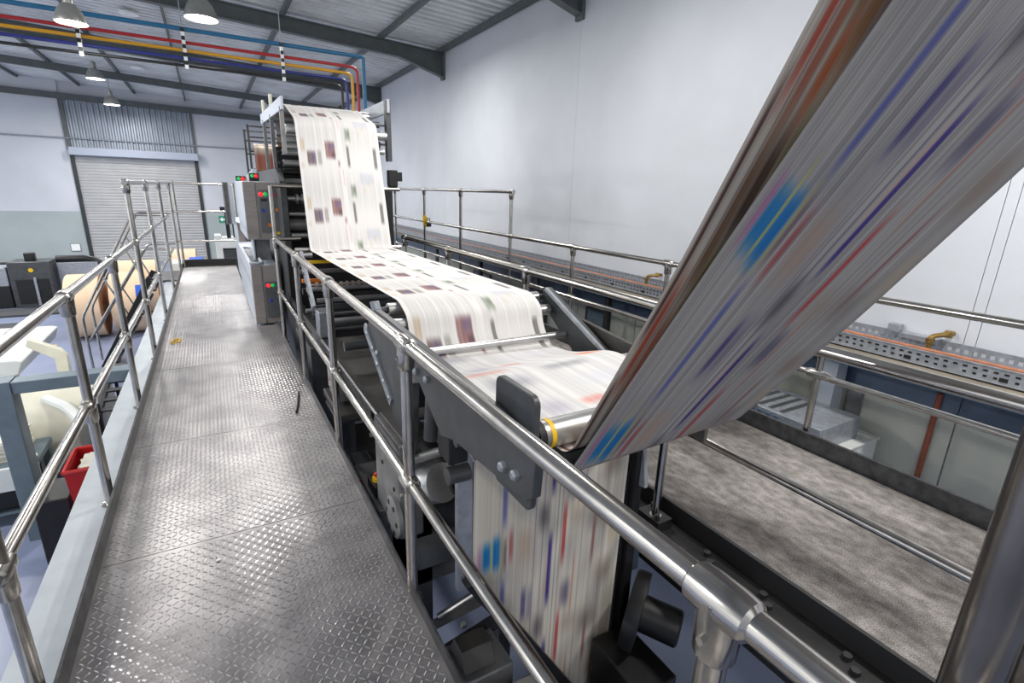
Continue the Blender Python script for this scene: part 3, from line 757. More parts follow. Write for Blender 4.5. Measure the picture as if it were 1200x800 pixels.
# control cabinets on the walkway side
def lamp_pair(t, x, y, z, gap=0.045, r=0.017, swap=False):
    a, b = ('redlight', 'greenlight') if not swap else ('greenlight', 'redlight')
    MB().lathe([(r * 1.2, 0), (r, 0.01), (r * 0.6, 0.018)], (x, y, z), (0, -1, 0), 14).build('indicator', a, t)
    MB().lathe([(r * 1.2, 0), (r, 0.01), (r * 0.6, 0.018)], (x + gap, y, z), (0, -1, 0), 14).build('indicator', b, t)
uc = thing('control_cabinet', 'upper steel control cabinet with red, green and blue buttons beside the tower', 'cabinet', (0.5, 6.9, 0.97))
Bx(0.325, 0.66, 6.46, 7.9, 0.98, 1.61).build('body', 'cabside', uc, bevel=0.008)
Bx(0.332, 0.455, 6.44, 6.465, 0.985, 1.605).build('door', 'cab', uc, bevel=0.004)
Bx(0.462, 0.665, 6.45, 6.465, 0.985, 1.605).build('face_panel', 'cab', uc, bevel=0.004)
Bx(0.478, 0.598, 6.43, 6.452, 1.06, 1.52).build('button_panel', 'cabdark', uc, bevel=0.004)
lamp_pair(uc, 0.505, 6.43, 1.475, 0.045, 0.02)
MB().lathe([(0.018, 0), (0.016, 0.015)], (0.515, 6.43, 1.30), (0, -1, 0), 14).build('indicator', 'bluelight', uc, label='blue button')
Bx(0.50, 0.56, 6.42, 6.431, 1.40, 1.43).build('switch_row', 'black', uc)
Bx(0.55, 0.58, 6.424, 6.431, 1.12, 1.16).build('notice_plate', 'orange', uc)
Bx(0.615, 0.70, 6.40, 6.45, 1.03, 1.55).build('side_panel', 'cabdark', uc, bevel=0.004)
MB().lathe([(0.02, 0), (0.016, 0.02)], (0.655, 6.40, 1.31), (0, -1, 0), 14).build('indicator', 'orange', uc)
MB().lathe([(0.014, 0), (0.012, 0.02)], (0.645, 6.40, 1.47), (0, -1, 0), 14).build('indicator', 'red', uc)
Bx(0.62, 0.69, 6.396, 6.402, 1.04, 1.07).build('notice_plate', 'yel', uc)
lc = thing('control_cabinet', 'lower steel control cabinet standing on the walkway edge below upper cabinet', 'cabinet', (0.45, 7.5, 0.0))
Bx(0.315, 0.60, 6.46, 9.2, 0.0, 0.70).build('body', 'cabside', lc, bevel=0.008)
Bx(0.322, 0.43, 6.44, 6.465, 0.01, 0.69).build('door', 'cab', lc, bevel=0.004)
Bx(0.436, 0.60, 6.45, 6.465, 0.01, 0.69).build('face_panel', 'cab', lc, bevel=0.004)
Bx(0.446, 0.592, 6.43, 6.452, 0.08, 0.50).build('button_panel', 'cabdark', lc, bevel=0.004)
lamp_pair(lc, 0.485, 6.43, 0.46, 0.045, 0.018)
MB().lathe([(0.018, 0), (0.016, 0.015)], (0.50, 6.43, 0.28), (0, -1, 0), 14).build('indicator', 'bluelight', lc, label='blue button')
MB().tube([(0.33, 6.46, 0.715), (0.33, 8.2, 0.715), (0.45, 8.2, 0.715), (0.45, 6.46, 0.715), (0.33, 6.46, 0.715)], 0.018, 10, bend=0.08).build('tray_rim', 'cabside', lc)
Bx(0.35, 0.44, 6.48, 8.15, 0.70, 0.705).build('tray_mat', 'frame', lc)
Bx(0.43, 0.585, 6.9, 7.2, 0.70, 0.99).build('pillar', 'frame2', lc)
Bx(0.40, 0.415, 6.85, 7.2, 0.70, 0.99).build('stay', 'cabside', lc)
tc_ = thing('control_cabinet', 'farther narrow steel control cabinet with red and green lamps on walkway edge', 'cabinet', (0.4, 9.7, 0))
Bx(0.345, 0.6, 9.42, 10.9, 0.0, 0.99).build('body', 'cabside', tc_, bevel=0.008)
Bx(0.35, 0.44, 9.40, 9.425, 0.01, 0.98).build('door', 'cab', tc_, bevel=0.004)
Bx(0.445, 0.6, 9.40, 9.425, 0.01, 0.98).build('face_panel', 'cabdark', tc_, bevel=0.004)
lamp_pair(tc_, 0.47, 9.40, 0.80, 0.055, 0.024)
tp = thing('door_post', 'dark open steel channel post standing left of upper control cabinet', 'post', (0.25, 9.2, 0.9))
MB().box(0.20, 0.22, 9.2, 9.3, 0.97, 1.60).box(0.22, 0.28, 9.28, 9.3, 0.97, 1.60).build('channel', 'frame2', tp)
Bx(0.285, 0.33, 9.2, 9.5, 0.97, 1.6).build('flange', 'cabside', tp)
for bx_, by_, bz_, lab in ((0.30, 6.9, 1.64, 'small black lamp box with green and red lamps, lower of two on cabinet top'), (0.43, 6.75, 1.64, 'small black lamp box with green and red lamps, higher of two on cabinet top')):
    b_ = thing('signal_box', lab, 'signal lamp', (bx_, by_, bz_))
    h = 0.055 if bx_ < 0.4 else 0.09
    Bx(bx_, bx_ + 0.10, by_, by_ + 0.08, 1.61, 1.61 + h).build('box', 'black', b_, bevel=0.004)
    lamp_pair(b_, bx_ + 0.03, by_, 1.61 + h - 0.03, 0.04, 0.016, True)
cm = thing('camera_housing', 'black box camera on the right side frame of press tower', 'camera', (1.86, 5.97, 1.58))
MB().box(1.80, 1.90, 5.92, 6.02, 1.60, 1.78).build('body', 'black', cm, bevel=0.008)
MB().box(1.90, 1.96, 5.94, 6.0, 1.66, 1.76).build('hood', 'black', cm, bevel=0.006)
MB().box(1.81, 1.89, 5.93, 6.01, 1.585, 1.60).build('foot', 'black', cm)

# ------------------------------------------------------------------ ink pipes under the roof
for nm, m_, zz, xe, r_, lab in (('blue', 'blue', 3.235, 1.985, 0.024, 'light blue overhead pipe, topmost of five over the press'), ('red', 'redp', 3.10, 1.90, 0.018, 'red overhead pipe below the light blue one'),
                          ('yellow', 'yellow', 3.017, 1.83, 0.018, 'yellow overhead pipe between red and dark blue pipes'), ('dark', 'ink', 2.938, 1.755, 0.018, 'dark blue overhead pipe below the yellow one'), ('black', 'black', 2.86, 1.69, 0.016, 'black overhead pipe, lowest of five over the press')):
    o = MB().tube([(-8, 7.5, zz), (xe, 7.5, zz), (xe, 7.5, 2.15)], r_, 12, bend=0.03 if nm == 'blue' else 0.09).build('ink_pipe', m_)
    tag(o, lab, 'pipe', 'coloured pipes over the press')
for hx, lab in ((-0.98, 'striped black and white pipe hanger, leftmost of three'), (-0.04, 'striped black and white pipe hanger, middle of three'), (0.985, 'striped black and white pipe hanger, rightmost of three near the tower')):
    h = thing('pipe_hanger', lab, 'hanger', (hx, 7.47, 2.84), 'striped hangers on the coloured pipes')
    for k in range(10):
        Bx(hx - 0.018, hx + 0.018, 7.445, 7.475, 2.82 + k * 0.042, 2.82 + (k + 1) * 0.042).build('band', 'black' if k % 2 else 'signw', h)
    MB().cyl((hx, 7.47, 3.24), (hx, 7.47, roof_z(hx)), 0.005, 6).build('rod', 'galv', h)

# ------------------------------------------------------------------ infeed frame between tower and folder
fd = thing('web_frame', 'dark machine frame with cross rods under the flat paper web', 'machine', (1.2, 4.0, FZ))
MB().box(0.64, 0.70, 2.6, 6.0, 0.30, 0.44).build('side_beam', 'black', fd)
MB().box(1.66, 1.74, 2.2, 6.0, 0.30, 0.62).build('side_beam', 'frame', fd)
Bx(0.63, 1.68, 2.28, 3.95, 0.44, 0.452).build('tray_plate', 'tray', fd)
MB().tube([(0.62, 2.28, 0.46), (0.62, 3.9, 0.46)], 0.008, 8).build('tray_edge', 'roller', fd)
Bx(0.64, 1.68, 5.75, 5.85, -0.9, 0.9).build('rear_panel', 'black', fd)
for yy, zz, rr, mt in ((5.1, 0.80, .022, 'frame2'), (4.85, 0.66, .03, 'black'), (4.6, 0.72, .02, 'roller'), (4.35, 0.60, .035, 'frame'), (4.1, 0.72, .02, 'frame2'), (3.75, 0.62, .035, 'frame'), (3.5, 0.70, .016, 'roller'), (3.2, 0.60, .03, 'frame'), (4.75, 0.5, .02, 'roller'), (4.2, 0.46, .02, 'frame2'), (5.0, 0.4, .02, 'roller')):
    MB().cyl((0.64, yy, zz), (1.68, yy, zz), rr, 12).build('cross_rod', mt, fd)
MB().box(0.70, 1.60, 5.05, 5.09, 0.88, 0.905).build('yellow_bar', 'yel', fd, label='yellow bar')
MB().box(0.66, 0.90, 4.95, 5.0, 0.72, 0.75).build('yellow_bar', 'orange', fd, label='orange bar')
mb = MB()
for i in range(18): mb.cyl((0.70 + i * 0.05, 4.5, 0.775), (0.722 + i * 0.05, 4.5, 0.775), 0.02, 10)
mb.cyl((0.66, 4.5, 0.775), (1.68, 4.5, 0.775), 0.01, 8)
mb.build('stud_roller', 'pink', fd)
# tension arm
MB().prism([(4.62, 1.02), (4.52, 1.06), (4.06, 0.69), (4.14, 0.64)], 0, 0.60, 0.625).build('tension_arm', 'galv', fd, bevel=0.004)
for k in range(4): MB().cyl((0.596, 4.48 - k * 0.09, 0.965 - k * 0.075), (0.60, 4.48 - k * 0.09, 0.965 - k * 0.075), 0.014, 10).build('bolt', 'black', fd)
MB().cyl((0.60, 4.55, 1.02), (0.70, 4.55, 1.02), 0.02, 12).build('arm_pin', 'roller', fd)
Bx(0.62, 0.72, 3.95, 4.12, 0.46, 0.66).build('arm_block', 'galv', fd, bevel=0.006)

# gear boxes and bars beneath
for (x0, x1, y0, y1, z0, z1, m_) in ((0.60, 0.72, 3.35, 3.6, 0.16, 0.36, 'frame2'), (0.58, 0.72, 3.2, 3.75, 0.08, 0.13, 'tray'), (0.58, 0.70, 3.3, 3.7, -0.55, 0.05, 'frame'), (0.60, 0.72, 2.8, 3.1, -0.6, -0.1, 'frame'), (0.60, 0.74, 4.4, 4.9, -0.4, 0.25, 'frame'), (0.62, 0.74, 5.1, 5.6, -0.8, 0.35, 'black')):
    Bx(x0, x1, y0, y1, z0, z1).build('gear_box', m_, fd, bevel=0.006)
MB().cyl((0.62, 3.45, 0.26), (0.62, 3.45, 0.40), 0.05, 16).build('cap', 'pink', fd)
for zz, yy in ((0.1, 2.9), (-0.12, 2.9), (0.02, 3.3), (-0.3, 3.0)):
    MB().cyl((0.70, yy, zz), (1.68, yy, zz), 0.015, 10).build('cross_rod', 'roller', fd)
Bx(0.72, 1.66, 2.75, 3.0, -0.32, -0.28).build('belt', 'bluebelt', fd)
Bx(0.64, 1.74, 3.5, 5.9, FZ, -0.9).build('base_bed', 'black', fd)

# ------------------------------------------------------------------ folder
fo = thing('folder_unit', 'dark grey folder section of press behind the foreground handrail with bolted side plates', 'machine', (1.2, 1.6, FZ))
pl = MB().prism([(2.45, 1.00), (2.62, 0.87), (2.22, 0.60), (2.20, 0.48), (1.95, 0.42), (1.93, 0.53), (1.90, 0.80), (1.82, 0.83), (1.60, 0.70), (1.47, 0.735), (1.0, 0.775), (0.97, 0.80), (0.96, 0.93), (1.2, 0.97), (2.2, 1.0)], 0, 0.645, 0.675).build('side_plate', 'frame', fo, bevel=0.003)
MB().beam((0.64, 2.63, 0.87), (0.64, 2.20, 0.60), 0.012, 0.05).build('stiffener', 'galv', fo)
for yy, zz in ((2.58, 0.845), (2.48, 0.79), (2.40, 0.79), (2.40, 0.73), (2.30, 0.675), (2.22, 0.62), (1.84, 0.875), (1.72, 0.88), (1.12, 0.82), (1.05, 0.83)):
    MB().lathe([(0.016, 0), (0.016, 0.012), (0.010, 0.018)], (0.645, yy, zz), (-1, 0, 0), 6).build('bolt', 'galv', fo)
# rounded guard plate
def rrect(y0, y1, z0, z1, r):
    out = []
    for cy_, cz_, a0 in ((y1 - r, z1 - r, 0), (y0 + r, z1 - r, 90), (y0 + r, z0 + r, 180), (y1 - r, z0 + r, 270)):
        for k in range(5):
            a = math.radians(a0 + 22.5 * k)
            out.append((cy_ + r * math.cos(a), cz_ + r * math.sin(a)))
    return out
MB().prism(rrect(1.035, 1.255, 0.70, 1.052, 0.03), 0, 0.685, 0.705).build('guard_plate', 'frame', fo, bevel=0.003)
# rollers carrying the webs
def roller(y, z, r, x0=0.76, x1=1.64, m_='roller', yr=None, zr=None, pin=True):
    yr = y if yr is None else yr; zr = z if zr is None else zr
    o = MB().cyl((x0, y, z), (x1, yr, zr), r, 20).build('roller', m_, fo)
    if pin:
        MB().cyl((0.66, y, z), (x0 + 0.005, y, z), r * 0.5, 12).cyl((x1, yr, zr), (1.70, yr, zr), r * 0.5, 12).build('journal', 'frame', o)
    return o
roller(2.545, 0.968, 0.035, 0.74, 1.66)
roller(2.42, 0.918, 0.032, 0.72, 1.66, 'roller')
roller(2.27, 0.803, 0.020, 0.68, 1.68, pin=False)
roller(1.71, 0.822, 0.032, 0.74, 1.66)
ro = roller(1.085, 0.912, 0.042, 0.735, 1.62)
MB().cyl((0.755, 1.085, 0.912), (0.77, 1.085, 0.912), 0.0432, 20).build('band', 'yel', ro, label='yellow ring')
MB().cyl((0.715, 1.085, 0.912), (0.737, 1.085, 0.912), 0.046, 20).build('collar', 'rubber', ro)
roller(1.50, 0.715, 0.04)
roller(1.07, 0.835, 0.03, 0.80, 1.57, 'frame')
MB().prism([(2.58, 1.01), (2.50, 1.03), (2.38, 0.93), (2.42, 0.88)], 0, 0.655, 0.685).build('roller_arm', 'galv', fo, bevel=0.003)
# right hand side plates
MB().prism([(2.52, 1.03), (2.46, 1.04), (1.88, 0.79), (2.15, 0.70), (2.52, 0.93)], 0, 1.685, 1.71).build('side_plate', 'frame', fo, bevel=0.003)
MB().beam((1.675, 2.47, 1.03), (1.675, 1.89, 0.79), 0.02, 0.018).build('stiffener', 'galv', fo)
MB().prism([(2.22, 0.90), (1.82, 0.865), (1.3, 0.86), (1.3, 0.55), (2.3, 0.6), (2.24, 0.87)], 0, 1.745, 1.77).build('guard_plate', 'tray', fo, bevel=0.004)
Bx(0.70, 1.68, 2.30, 2.34, 0.50, 0.70).build('rear_guard', 'frame', fo)
# gear case with motor drum
Bx(0.585, 0.70, 1.95, 2.33, 0.02, 0.50).build('gear_case', 'frame2', fo, bevel=0.01)
MB().prism([(1.96, 0.50), (2.31, 0.50), (2.31, 0.515), (1.96, 0.525)], 0, 0.61, 0.75).build('gear_case_lid', 'tray', fo, bevel=0.004)
for yy, zz in ((2.28, 0.44), (2.15, 0.40), (2.08, 0.44), (2.02, 0.40), (2.2, 0.3), (2.02, 0.25)):
    MB().cyl((0.58, yy, zz), (0.586, yy, zz), 0.011, 10).build('screw_hole', 'black', fo)
fg = MB().lathe([(0.10, 0), (0.10, 0.02), (0.085, 0.025), (0.04, 0.03)], (0.585, 1.99, 0.13), (-1, 0, 0), 24).build('flange', 'frame2', fo)
for k in range(6):
    a = k * math.pi / 3
    MB().cyl((0.555, 1.99 + 0.07 * math.cos(a), 0.13 + 0.07 * math.sin(a)), (0.562, 1.99 + 0.07 * math.cos(a), 0.13 + 0.07 * math.sin(a)), 0.012, 8).build('flange_hole', 'black', fg)
MB().lathe([(0.085, 0), (0.092, 0.01), (0.092, 0.10), (0.086, 0.11), (0.086, 0.17), (0.03, 0.18)], (0.70, 1.97, 0.275), (0.26, -0.86, 0.44), 28).build('motor_drum', 'roller', fo)
MB().lathe([(0.065, 0), (0.072, 0.004), (0.072, 0.02), (0.03, 0.024)], (0.775, 1.72, 0.405), (0.45, -0.75, 0.45), 26).build('motor_disc', 'black', fo)
MB().cyl((0.66, 1.95, 0.42), (0.80, 1.80, 0.52), 0.022, 12).build('shaft', 'frame2', fo)
MB().cyl((0.70, 1.85, 0.56), (0.70, 1.80, 0.86), 0.03, 12).build('spring_strut', 'frame', fo)
MB().beam((0.72, 1.68, 0.76), (0.74, 1.50, 0.62), 0.014, 0.014).build('strut', 'roller', fo)
MB().box(0.72, 0.785, 1.61, 1.64, -0.05, 0.66).build('down_arm', 'galv', fo)
MB().box(0.68, 0.76, 1.60, 1.72, 0.56, 0.72).build('bearing_block', 'black', fo, bevel=0.008)
MB().cyl((0.67, 1.60, 0.52), (0.76, 1.60, 0.52), 0.035, 12).build('bearing_cap', 'frame', fo)
# lower frame
Bx(0.60, 1.72, 1.75, 1.83, 0.0, 0.10).build('cross_member', 'frame', fo)
for (x0, x1, z0, z1) in ((0.62, 0.80, FZ, 0.0), (1.22, 1.30, FZ, 0.0)):
    Bx(x0, x1, 2.12, 2.20, z0, z1).build('column', 'frame', fo)
Bx(0.62, 1.30, 2.12, 2.20, -0.42, 0.02).build('upper_web_plate', 'frame', fo)
MB().cyl((0.72, 2.11, -0.15), (0.86, 2.06, -0.15), 0.012, 8).box(0.80, 0.86, 2.08, 2.12, -0.22, -0.12).build('latch', 'roller', fo)
MB().beam((0.70, 2.02, -0.62), (1.2, 1.95, -0.48), 0.04, 0.03).build('tie_bar', 'frame2', fo)
MB().beam((0.66, 1.9, -0.72), (1.2, 1.92, -0.62), 0.06, 0.05).build('tie_bar', 'frame', fo)
MB().cyl((0.78, 2.0, -0.55), (1.1, 1.98, -0.44), 0.016, 10).build('roller_rod', 'roller', fo)
# dark inclined bar in front of the lower web
MB().beam((0.755, 1.57, 0.03), (1.50, 1.57, -1.17), 0.06, 0.055, (0, 1, 0)).build('former_bar', 'black', fo)
MB().beam((1.62, 1.60, 0.3), (1.60, 1.60, -1.17), 0.02, 0.03, (0, 1, 0)).build('former_bar', 'black', fo)
# gear boxes at the bottom
Bx(0.70, 1.02, 1.62, 1.86, FZ, -0.60).build('oil_box', 'frame2', fo, bevel=0.01)
Bx(0.74, 1.10, 1.30, 1.58, FZ, -0.66).build('oil_box', 'frame2', fo, bevel=0.01)
Bx(0.62, 0.98, 0.95, 1.26, FZ, -0.74).build('oil_box', 'frame', fo, bevel=0.01)
MB().prism([(1.66, -0.60), (1.84, -0.60), (1.80, -0.50), (1.70, -0.50)], 0, 0.78, 0.94).build('hopper', 'tray', fo, bevel=0.005)
MB().cyl((0.88, 1.9, -0.57), (0.88, 1.9, -0.55), 0.015, 10).build('filler_cap', 'roller', fo)

# right hand black frame and motor
MB().prism([(1.56, 0.45), (1.60, 0.60), (1.76, 0.60), (1.72, FZ), (1.56, FZ)], 0, 1.63, 1.68).build('side_frame', 'black', fo)
MB().box(1.66, 1.76, 1.66, 1.90, 0.05, 0.62).build('bearing_stack', 'black', fo, bevel=0.01)
MB().beam((1.67, 1.62, 0.62), (1.67, 1.55, 0.22), 0.02, 0.06, (0, 1, 0)).build('white_bracket', 'galv', fo)
MB().lathe([(0.185, 0), (0.195, 0.02), (0.195, 0.07), (0.09, 0.075), (0.09, 0.25), (0.08, 0.26)], (1.62, 1.50, -0.44), (0.55, -0.8, -0.1), 26).build('drive_motor', 'black', fo)
Bx(1.45, 1.68, 1.2, 1.56, -1.5, -0.62).build('motor_base', 'black', fo, bevel=0.01)
wl = thing('warning_label', 'small red and yellow label on dark frame beneath the inner handrail', 'label', (1.78, 1.78, -0.15))
Bx(1.715, 1.785, 1.62, 1.64, -0.36, -0.10).build('mount', 'navy', wl)
MB().prism([(1.715, -0.20), (1.785, -0.16), (1.785, -0.115), (1.715, -0.15)], 1, 1.614, 1.62).build('yellow_field', 'yel', wl)
MB().prism([(1.72, -0.148), (1.76, -0.125), (1.725, -0.10)], 1, 1.614, 1.62).build('red_field', 'red', wl)
es = thing('emergency_stop', 'yellow and red stop button box low by the walkway edge', 'switch', (0.60, 2.5, -0.05))
Bx(0.60, 0.68, 2.45, 2.60, -0.06, 0.01).build('box', 'black', es, bevel=0.005)
MB().cyl((0.64, 2.52, 0.01), (0.64, 2.52, 0.03), 0.032, 16).build('ring', 'yel', es)
MB().lathe([(0.012, 0), (0.022, 0.012), (0.022, 0.022), (0.01, 0.028)], (0.64, 2.52, 0.03), (0, 0, 1), 14).build('button', 'red', es)
Bx(0.59, 0.78, 2.36, 2.9, -0.32, -0.08).build('bracket', 'frame2', es, bevel=0.008)
MB().sphere((0.585, 2.72, -0.10), 0.02).build('knob', 'red', es)

# ------------------------------------------------------------------ right wall services
tr = thing('cable_tray', 'perforated galvanised cable tray running along the right wall', 'cable tray', (4.5, 6, 0.45))
HX = 4.36
def perforated(name, x, z0, z1, y0, y1, pitch, fine_to):
    """strip in the YZ plane with a row of slots cut through"""
    m_ = MB(); vs = []; fs = []
    def quad(ya, yb, za, zb): m_.add([(x, ya, za), (x, yb, za), (x, yb, zb), (x, ya, zb)], [(0, 1, 2, 3)])
    h = z1 - z0
    a, b = z0 + h * 0.40, z0 + h * 0.66
    quad(y0, y1, z0, a); quad(y0, y1, b, z1)
    y = y0
    while y < fine_to:
        quad(y, y + pitch * 0.5, a, b); y += pitch
    quad(y, y1, a, b)
    return m_.build(name, 'galv', tr)
Bx(HX, HX + 0.003, -1.0, 24.8, 0.46, 0.56).build('front_flange', 'galv', tr)
mb = MB()
for k in range(190):
    yy = 0.5 + k * 0.055
    mb.box(HX - 0.002, HX, yy, yy + 0.026, 0.524, 0.537)
    if k % 5: mb.box(HX - 0.002, HX, yy, yy + 0.020, 0.485, 0.500)
mb.build('slots', 'black', tr, kind='stuff')
perforated('back_flange', 4.66, 0.50, 0.605, -1.0, 24.8, 0.05, 12)
Bx(HX, 4.66, -1.0, 24.8, 0.457, 0.462).build('tray_bed', 'galv', tr)
MB().box(HX - 0.004, HX + 0.012, -1, 24.8, 0.558, 0.564).box(HX - 0.004, HX + 0.012, -1, 24.8, 0.457, 0.463).build('rim', 'galv', tr)
for k in range(14):
    yy = 0.5 + k * 0.55
    MB().box(HX - 0.003, HX, yy, yy + 0.045, 0.478, 0.505).build('slot', 'black', tr)
tag(MB().tube([(4.45, -1.0, 0.555), (4.45, 24.0, 0.535)], 0.016, 10).build('copper_pipe', 'copper'), 'copper pipe laid along the top of wall cable tray', 'pipe')
Bx(4.25, RX, -1.0, 24.8, 0.40, 0.445).build('ledge', 'wood', wr)
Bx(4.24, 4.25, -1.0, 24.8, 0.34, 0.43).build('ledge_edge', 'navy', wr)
for yv, lab, s in ((1.52, 'brass valve elbow on the cable tray at right', 1.0), (4.45, 'brass valve elbow on the cable tray beyond the steel handrail', 1.0)):
    v_ = thing('brass_valve', lab, 'valve', (4.55, yv, 0.55))
    MB().tube([(4.52, yv + 0.05, 0.54), (4.52, yv + 0.05, 0.645), (4.60, yv - 0.01, 0.665), (4.69, yv - 0.02, 0.665)], 0.018, 10, bend=0.03).build('elbow', 'brass', v_)
    MB().lathe([(0.028, 0), (0.028, 0.035), (0.02, 0.05)], (4.63, yv - 0.01, 0.64), (0, 0, 1), 8).build('nut', 'brass', v_)
    MB().cyl((4.52, yv + 0.05, 0.60), (4.52, yv + 0.05, 0.63), 0.028, 8).build('collar', 'brass', v_)
jb = thing('junction_clip', 'small grey clip bracket fixed above cable tray left of brass valve', 'bracket', (4.66, 1.86, 0.6))
MB().box(4.62, 4.69, 1.82, 1.90, 0.60, 0.66).box(4.60, 4.69, 1.55, 1.8, 0.575, 0.61).build('clip', 'galv', jb)
tag(MB().cyl((RX - 0.02, 1.47, FZ), (RX - 0.02, 1.47, 0.20), 0.02, 10).build('down_pipe', 'rust'), 'red brown vertical pipe on the lower right wall', 'pipe')
# things under the ledge
wc = thing('white_cabinet', 'white floor cabinet standing between carpeted walkway and wall', 'cabinet', (4.2, 2.15, FZ))
Bx(3.80, 4.64, 1.78, 2.9, FZ, -0.32).build('body', 'white', wc, bevel=0.01)
Bx(3.79, 4.65, 1.77, 2.91, -0.32, -0.30).build('top', 'white', wc, bevel=0.004)
gv = thing('grille_box', 'galvanised ventilation box with a slotted side on top of white cabinet', 'ventilator', (4.2, 2.3, -0.3))
Bx(3.87, 4.45, 1.86, 2.75, -0.30, -0.11).build('body', 'galv', gv, bevel=0.004)
for k in range(7): Bx(3.855, 3.87, 2.20 + k * 0.075, 2.24 + k * 0.075, -0.28, -0.13).build('slat', 'navy', gv)
for k in range(5): Bx(3.92, 4.35, 2.2 + k * 0.1, 2.24 + k * 0.1, -0.11, -0.106).build('slot', 'frame', gv)
tag(Bx(4.46, 4.62, 2.12, 2.26, -0.30, 0.40).build('tray_support', 'cabside'), 'blue grey upright column under the ledge behind grille box', 'column')
tag(Bx(4.66, 4.698, 1.98, 2.10, FZ, 0.02).build('wall_batten', 'frame2'), 'narrow grey batten on the wall right of grey column', 'batten')
for yy, m_, lab in ((3.6, 'black', 'dark strut under the cable tray left of sweeping paper'), (4.9, 'rubber', 'dark strut under the cable tray behind the steel post'), (6.6, 'frame', 'dark grey strut under the cable tray near middle of wall'), (8.6, 'black', 'dark strut under far part of the cable tray'), (10.8, 'frame', 'farthest grey strut seen under the cable tray')):
    s_ = thing('tray_bracket', lab, 'bracket', (4.4, yy, 0.36), 'struts holding up the wall tray')
    MB().box(4.30, 4.36, yy, yy + 0.08, FZ, 0.36).build('upright', m_, s_)
    MB().beam((4.33, yy + 0.04, -0.5), (4.66, yy + 0.04, -1.0), 0.04, 0.04).build('brace', m_, s_)
for yy, w, z0, z1, lab in ((5.35, 0.42, -0.55, 0.0, 'grey green framed panel on lower wall, nearest of three'), (6.9, 0.6, -0.6, 0.0, 'grey green framed panel on lower wall, middle of three'), (8.9, 0.7, -0.6, 0.0, 'grey green framed panel on lower wall, farthest of three')):
    p_ = thing('wall_hatch', lab, 'panel', (4.69, yy, z0), 'framed panels on the lower wall')
    Bx(4.665, 4.70, yy, yy + w, z0, z1).build('panel', 'bluegrey', p_)
    MB().box(4.655, 4.70, yy - 0.03, yy, z0, z1).box(4.655, 4.70, yy + w, yy + w + 0.03, z0, z1).box(4.655, 4.70, yy, yy + w, z1 - 0.03, z1).build('frame', 'frame', p_)

# ------------------------------------------------------------------ shop floor left: reels, feeder, bins
def reel(x0, x1, y, r, z, label, wrap=None):
    t = thing('paper_reel', label, 'paper reel', ((x0 + x1) / 2, y, z - r), 'brown paper reels on the floor')
    MB().lathe([(r - 0.01, 0), (r, 0.01), (r, x1 - x0 - 0.01), (r - 0.01, x1 - x0)], (x0, y, z), (1, 0, 0), 40, cap=False).build('wrapper', 'kraft', t)
    MB().lathe([(0.05, 0.0), (r - 0.01, 0.0)], (x1 - 0.001, y, z), (1, 0, 0), 40, cap=False).build('reel_end', 'kraftend', t)
    MB().lathe([(0.05, 0.0), (r - 0.01, 0.0)], (x0 + 0.001, y, z), (1, 0, 0), 40, cap=False).build('reel_end', 'kraftend', t)
    MB().lathe([(0.05, 0), (0.05, x1 - x0)], (x0, y, z), (1, 0, 0), 16, cap=False).build('core', 'frame2', t)
    if wrap:
        m_ = MB(); vs = []; fs = []
        for a in np.linspace(math.radians(-5), math.radians(42), 10):
            for xx in (x1 - 0.10, x1 - 0.005): vs.append((xx, y - math.cos(a) * (r + 0.006), z + math.sin(a) * (r + 0.006)))
        fs = [(2 * k, 2 * k + 1, 2 * k + 3, 2 * k + 2) for k in range(9)]
        m_.add(vs, fs).build('blue_wrap', 'blues', t)
    return t
r_ = 0.64
reel(-2.66, -2.12, 13.2, r_, FZ + r_, 'brown paper reel leftmost of the row beyond the stairs')
reel(-1.97, -1.42, 13.3, r_, FZ + r_, 'brown paper reel with a blue wrapped end, second from left', True)
reel(-2.2, -1.3, 15.3, r_, FZ + r_, 'brown paper reel standing behind the blue wrapped one')
reel(-1.15, -0.5, 17.6, r_, FZ + r_, 'brown paper reel farthest right behind the walkway rail')

# stairs from the landing down to the left
st = thing('staircase', 'steep steel staircase with tube handrails descending left from the walkway', 'stairs', (-1.4, 10.8, FZ))
Bx(-1.0, -0.62, 10.3, 11.4, -0.06, -0.02).build('landing', 'kick', st)
for yy in (10.42, 11.22):
    MB().tube([(-0.62, yy, 1.05), (-1.12, yy, 1.05), (-2.0, yy, -0.58), (-2.0, yy, FZ)], 0.02, 12, bend=0.08).build('handrail', 'chrome', st)
    MB().tube([(-0.62, yy, 0.50), (-1.03, yy, 0.50), (-1.98, yy, -1.0)], 0.017, 12, bend=0.06).build('mid_rail', 'chrome', st)
    MB().beam((-0.98, yy, 0.0), (-1.86, yy, FZ), 0.03, 0.16).build('stringer', 'black', st)
    for a in (0.25, 0.6):
        MB().cyl((-1.12 - 0.88 * a, yy, 1.05 - 1.63 * a), (-0.98 - 0.88 * a + 0.15, yy, 0.0 - 1.55 * a + 0.25), 0.014, 8).build('baluster', 'chrome', st)
for k in range(7):
    Bx(-1.14 - k * 0.115, -0.96 - k * 0.115, 10.42, 11.22, -0.22 - k * 0.2, -0.19 - k * 0.2).build('tread', 'black', st)

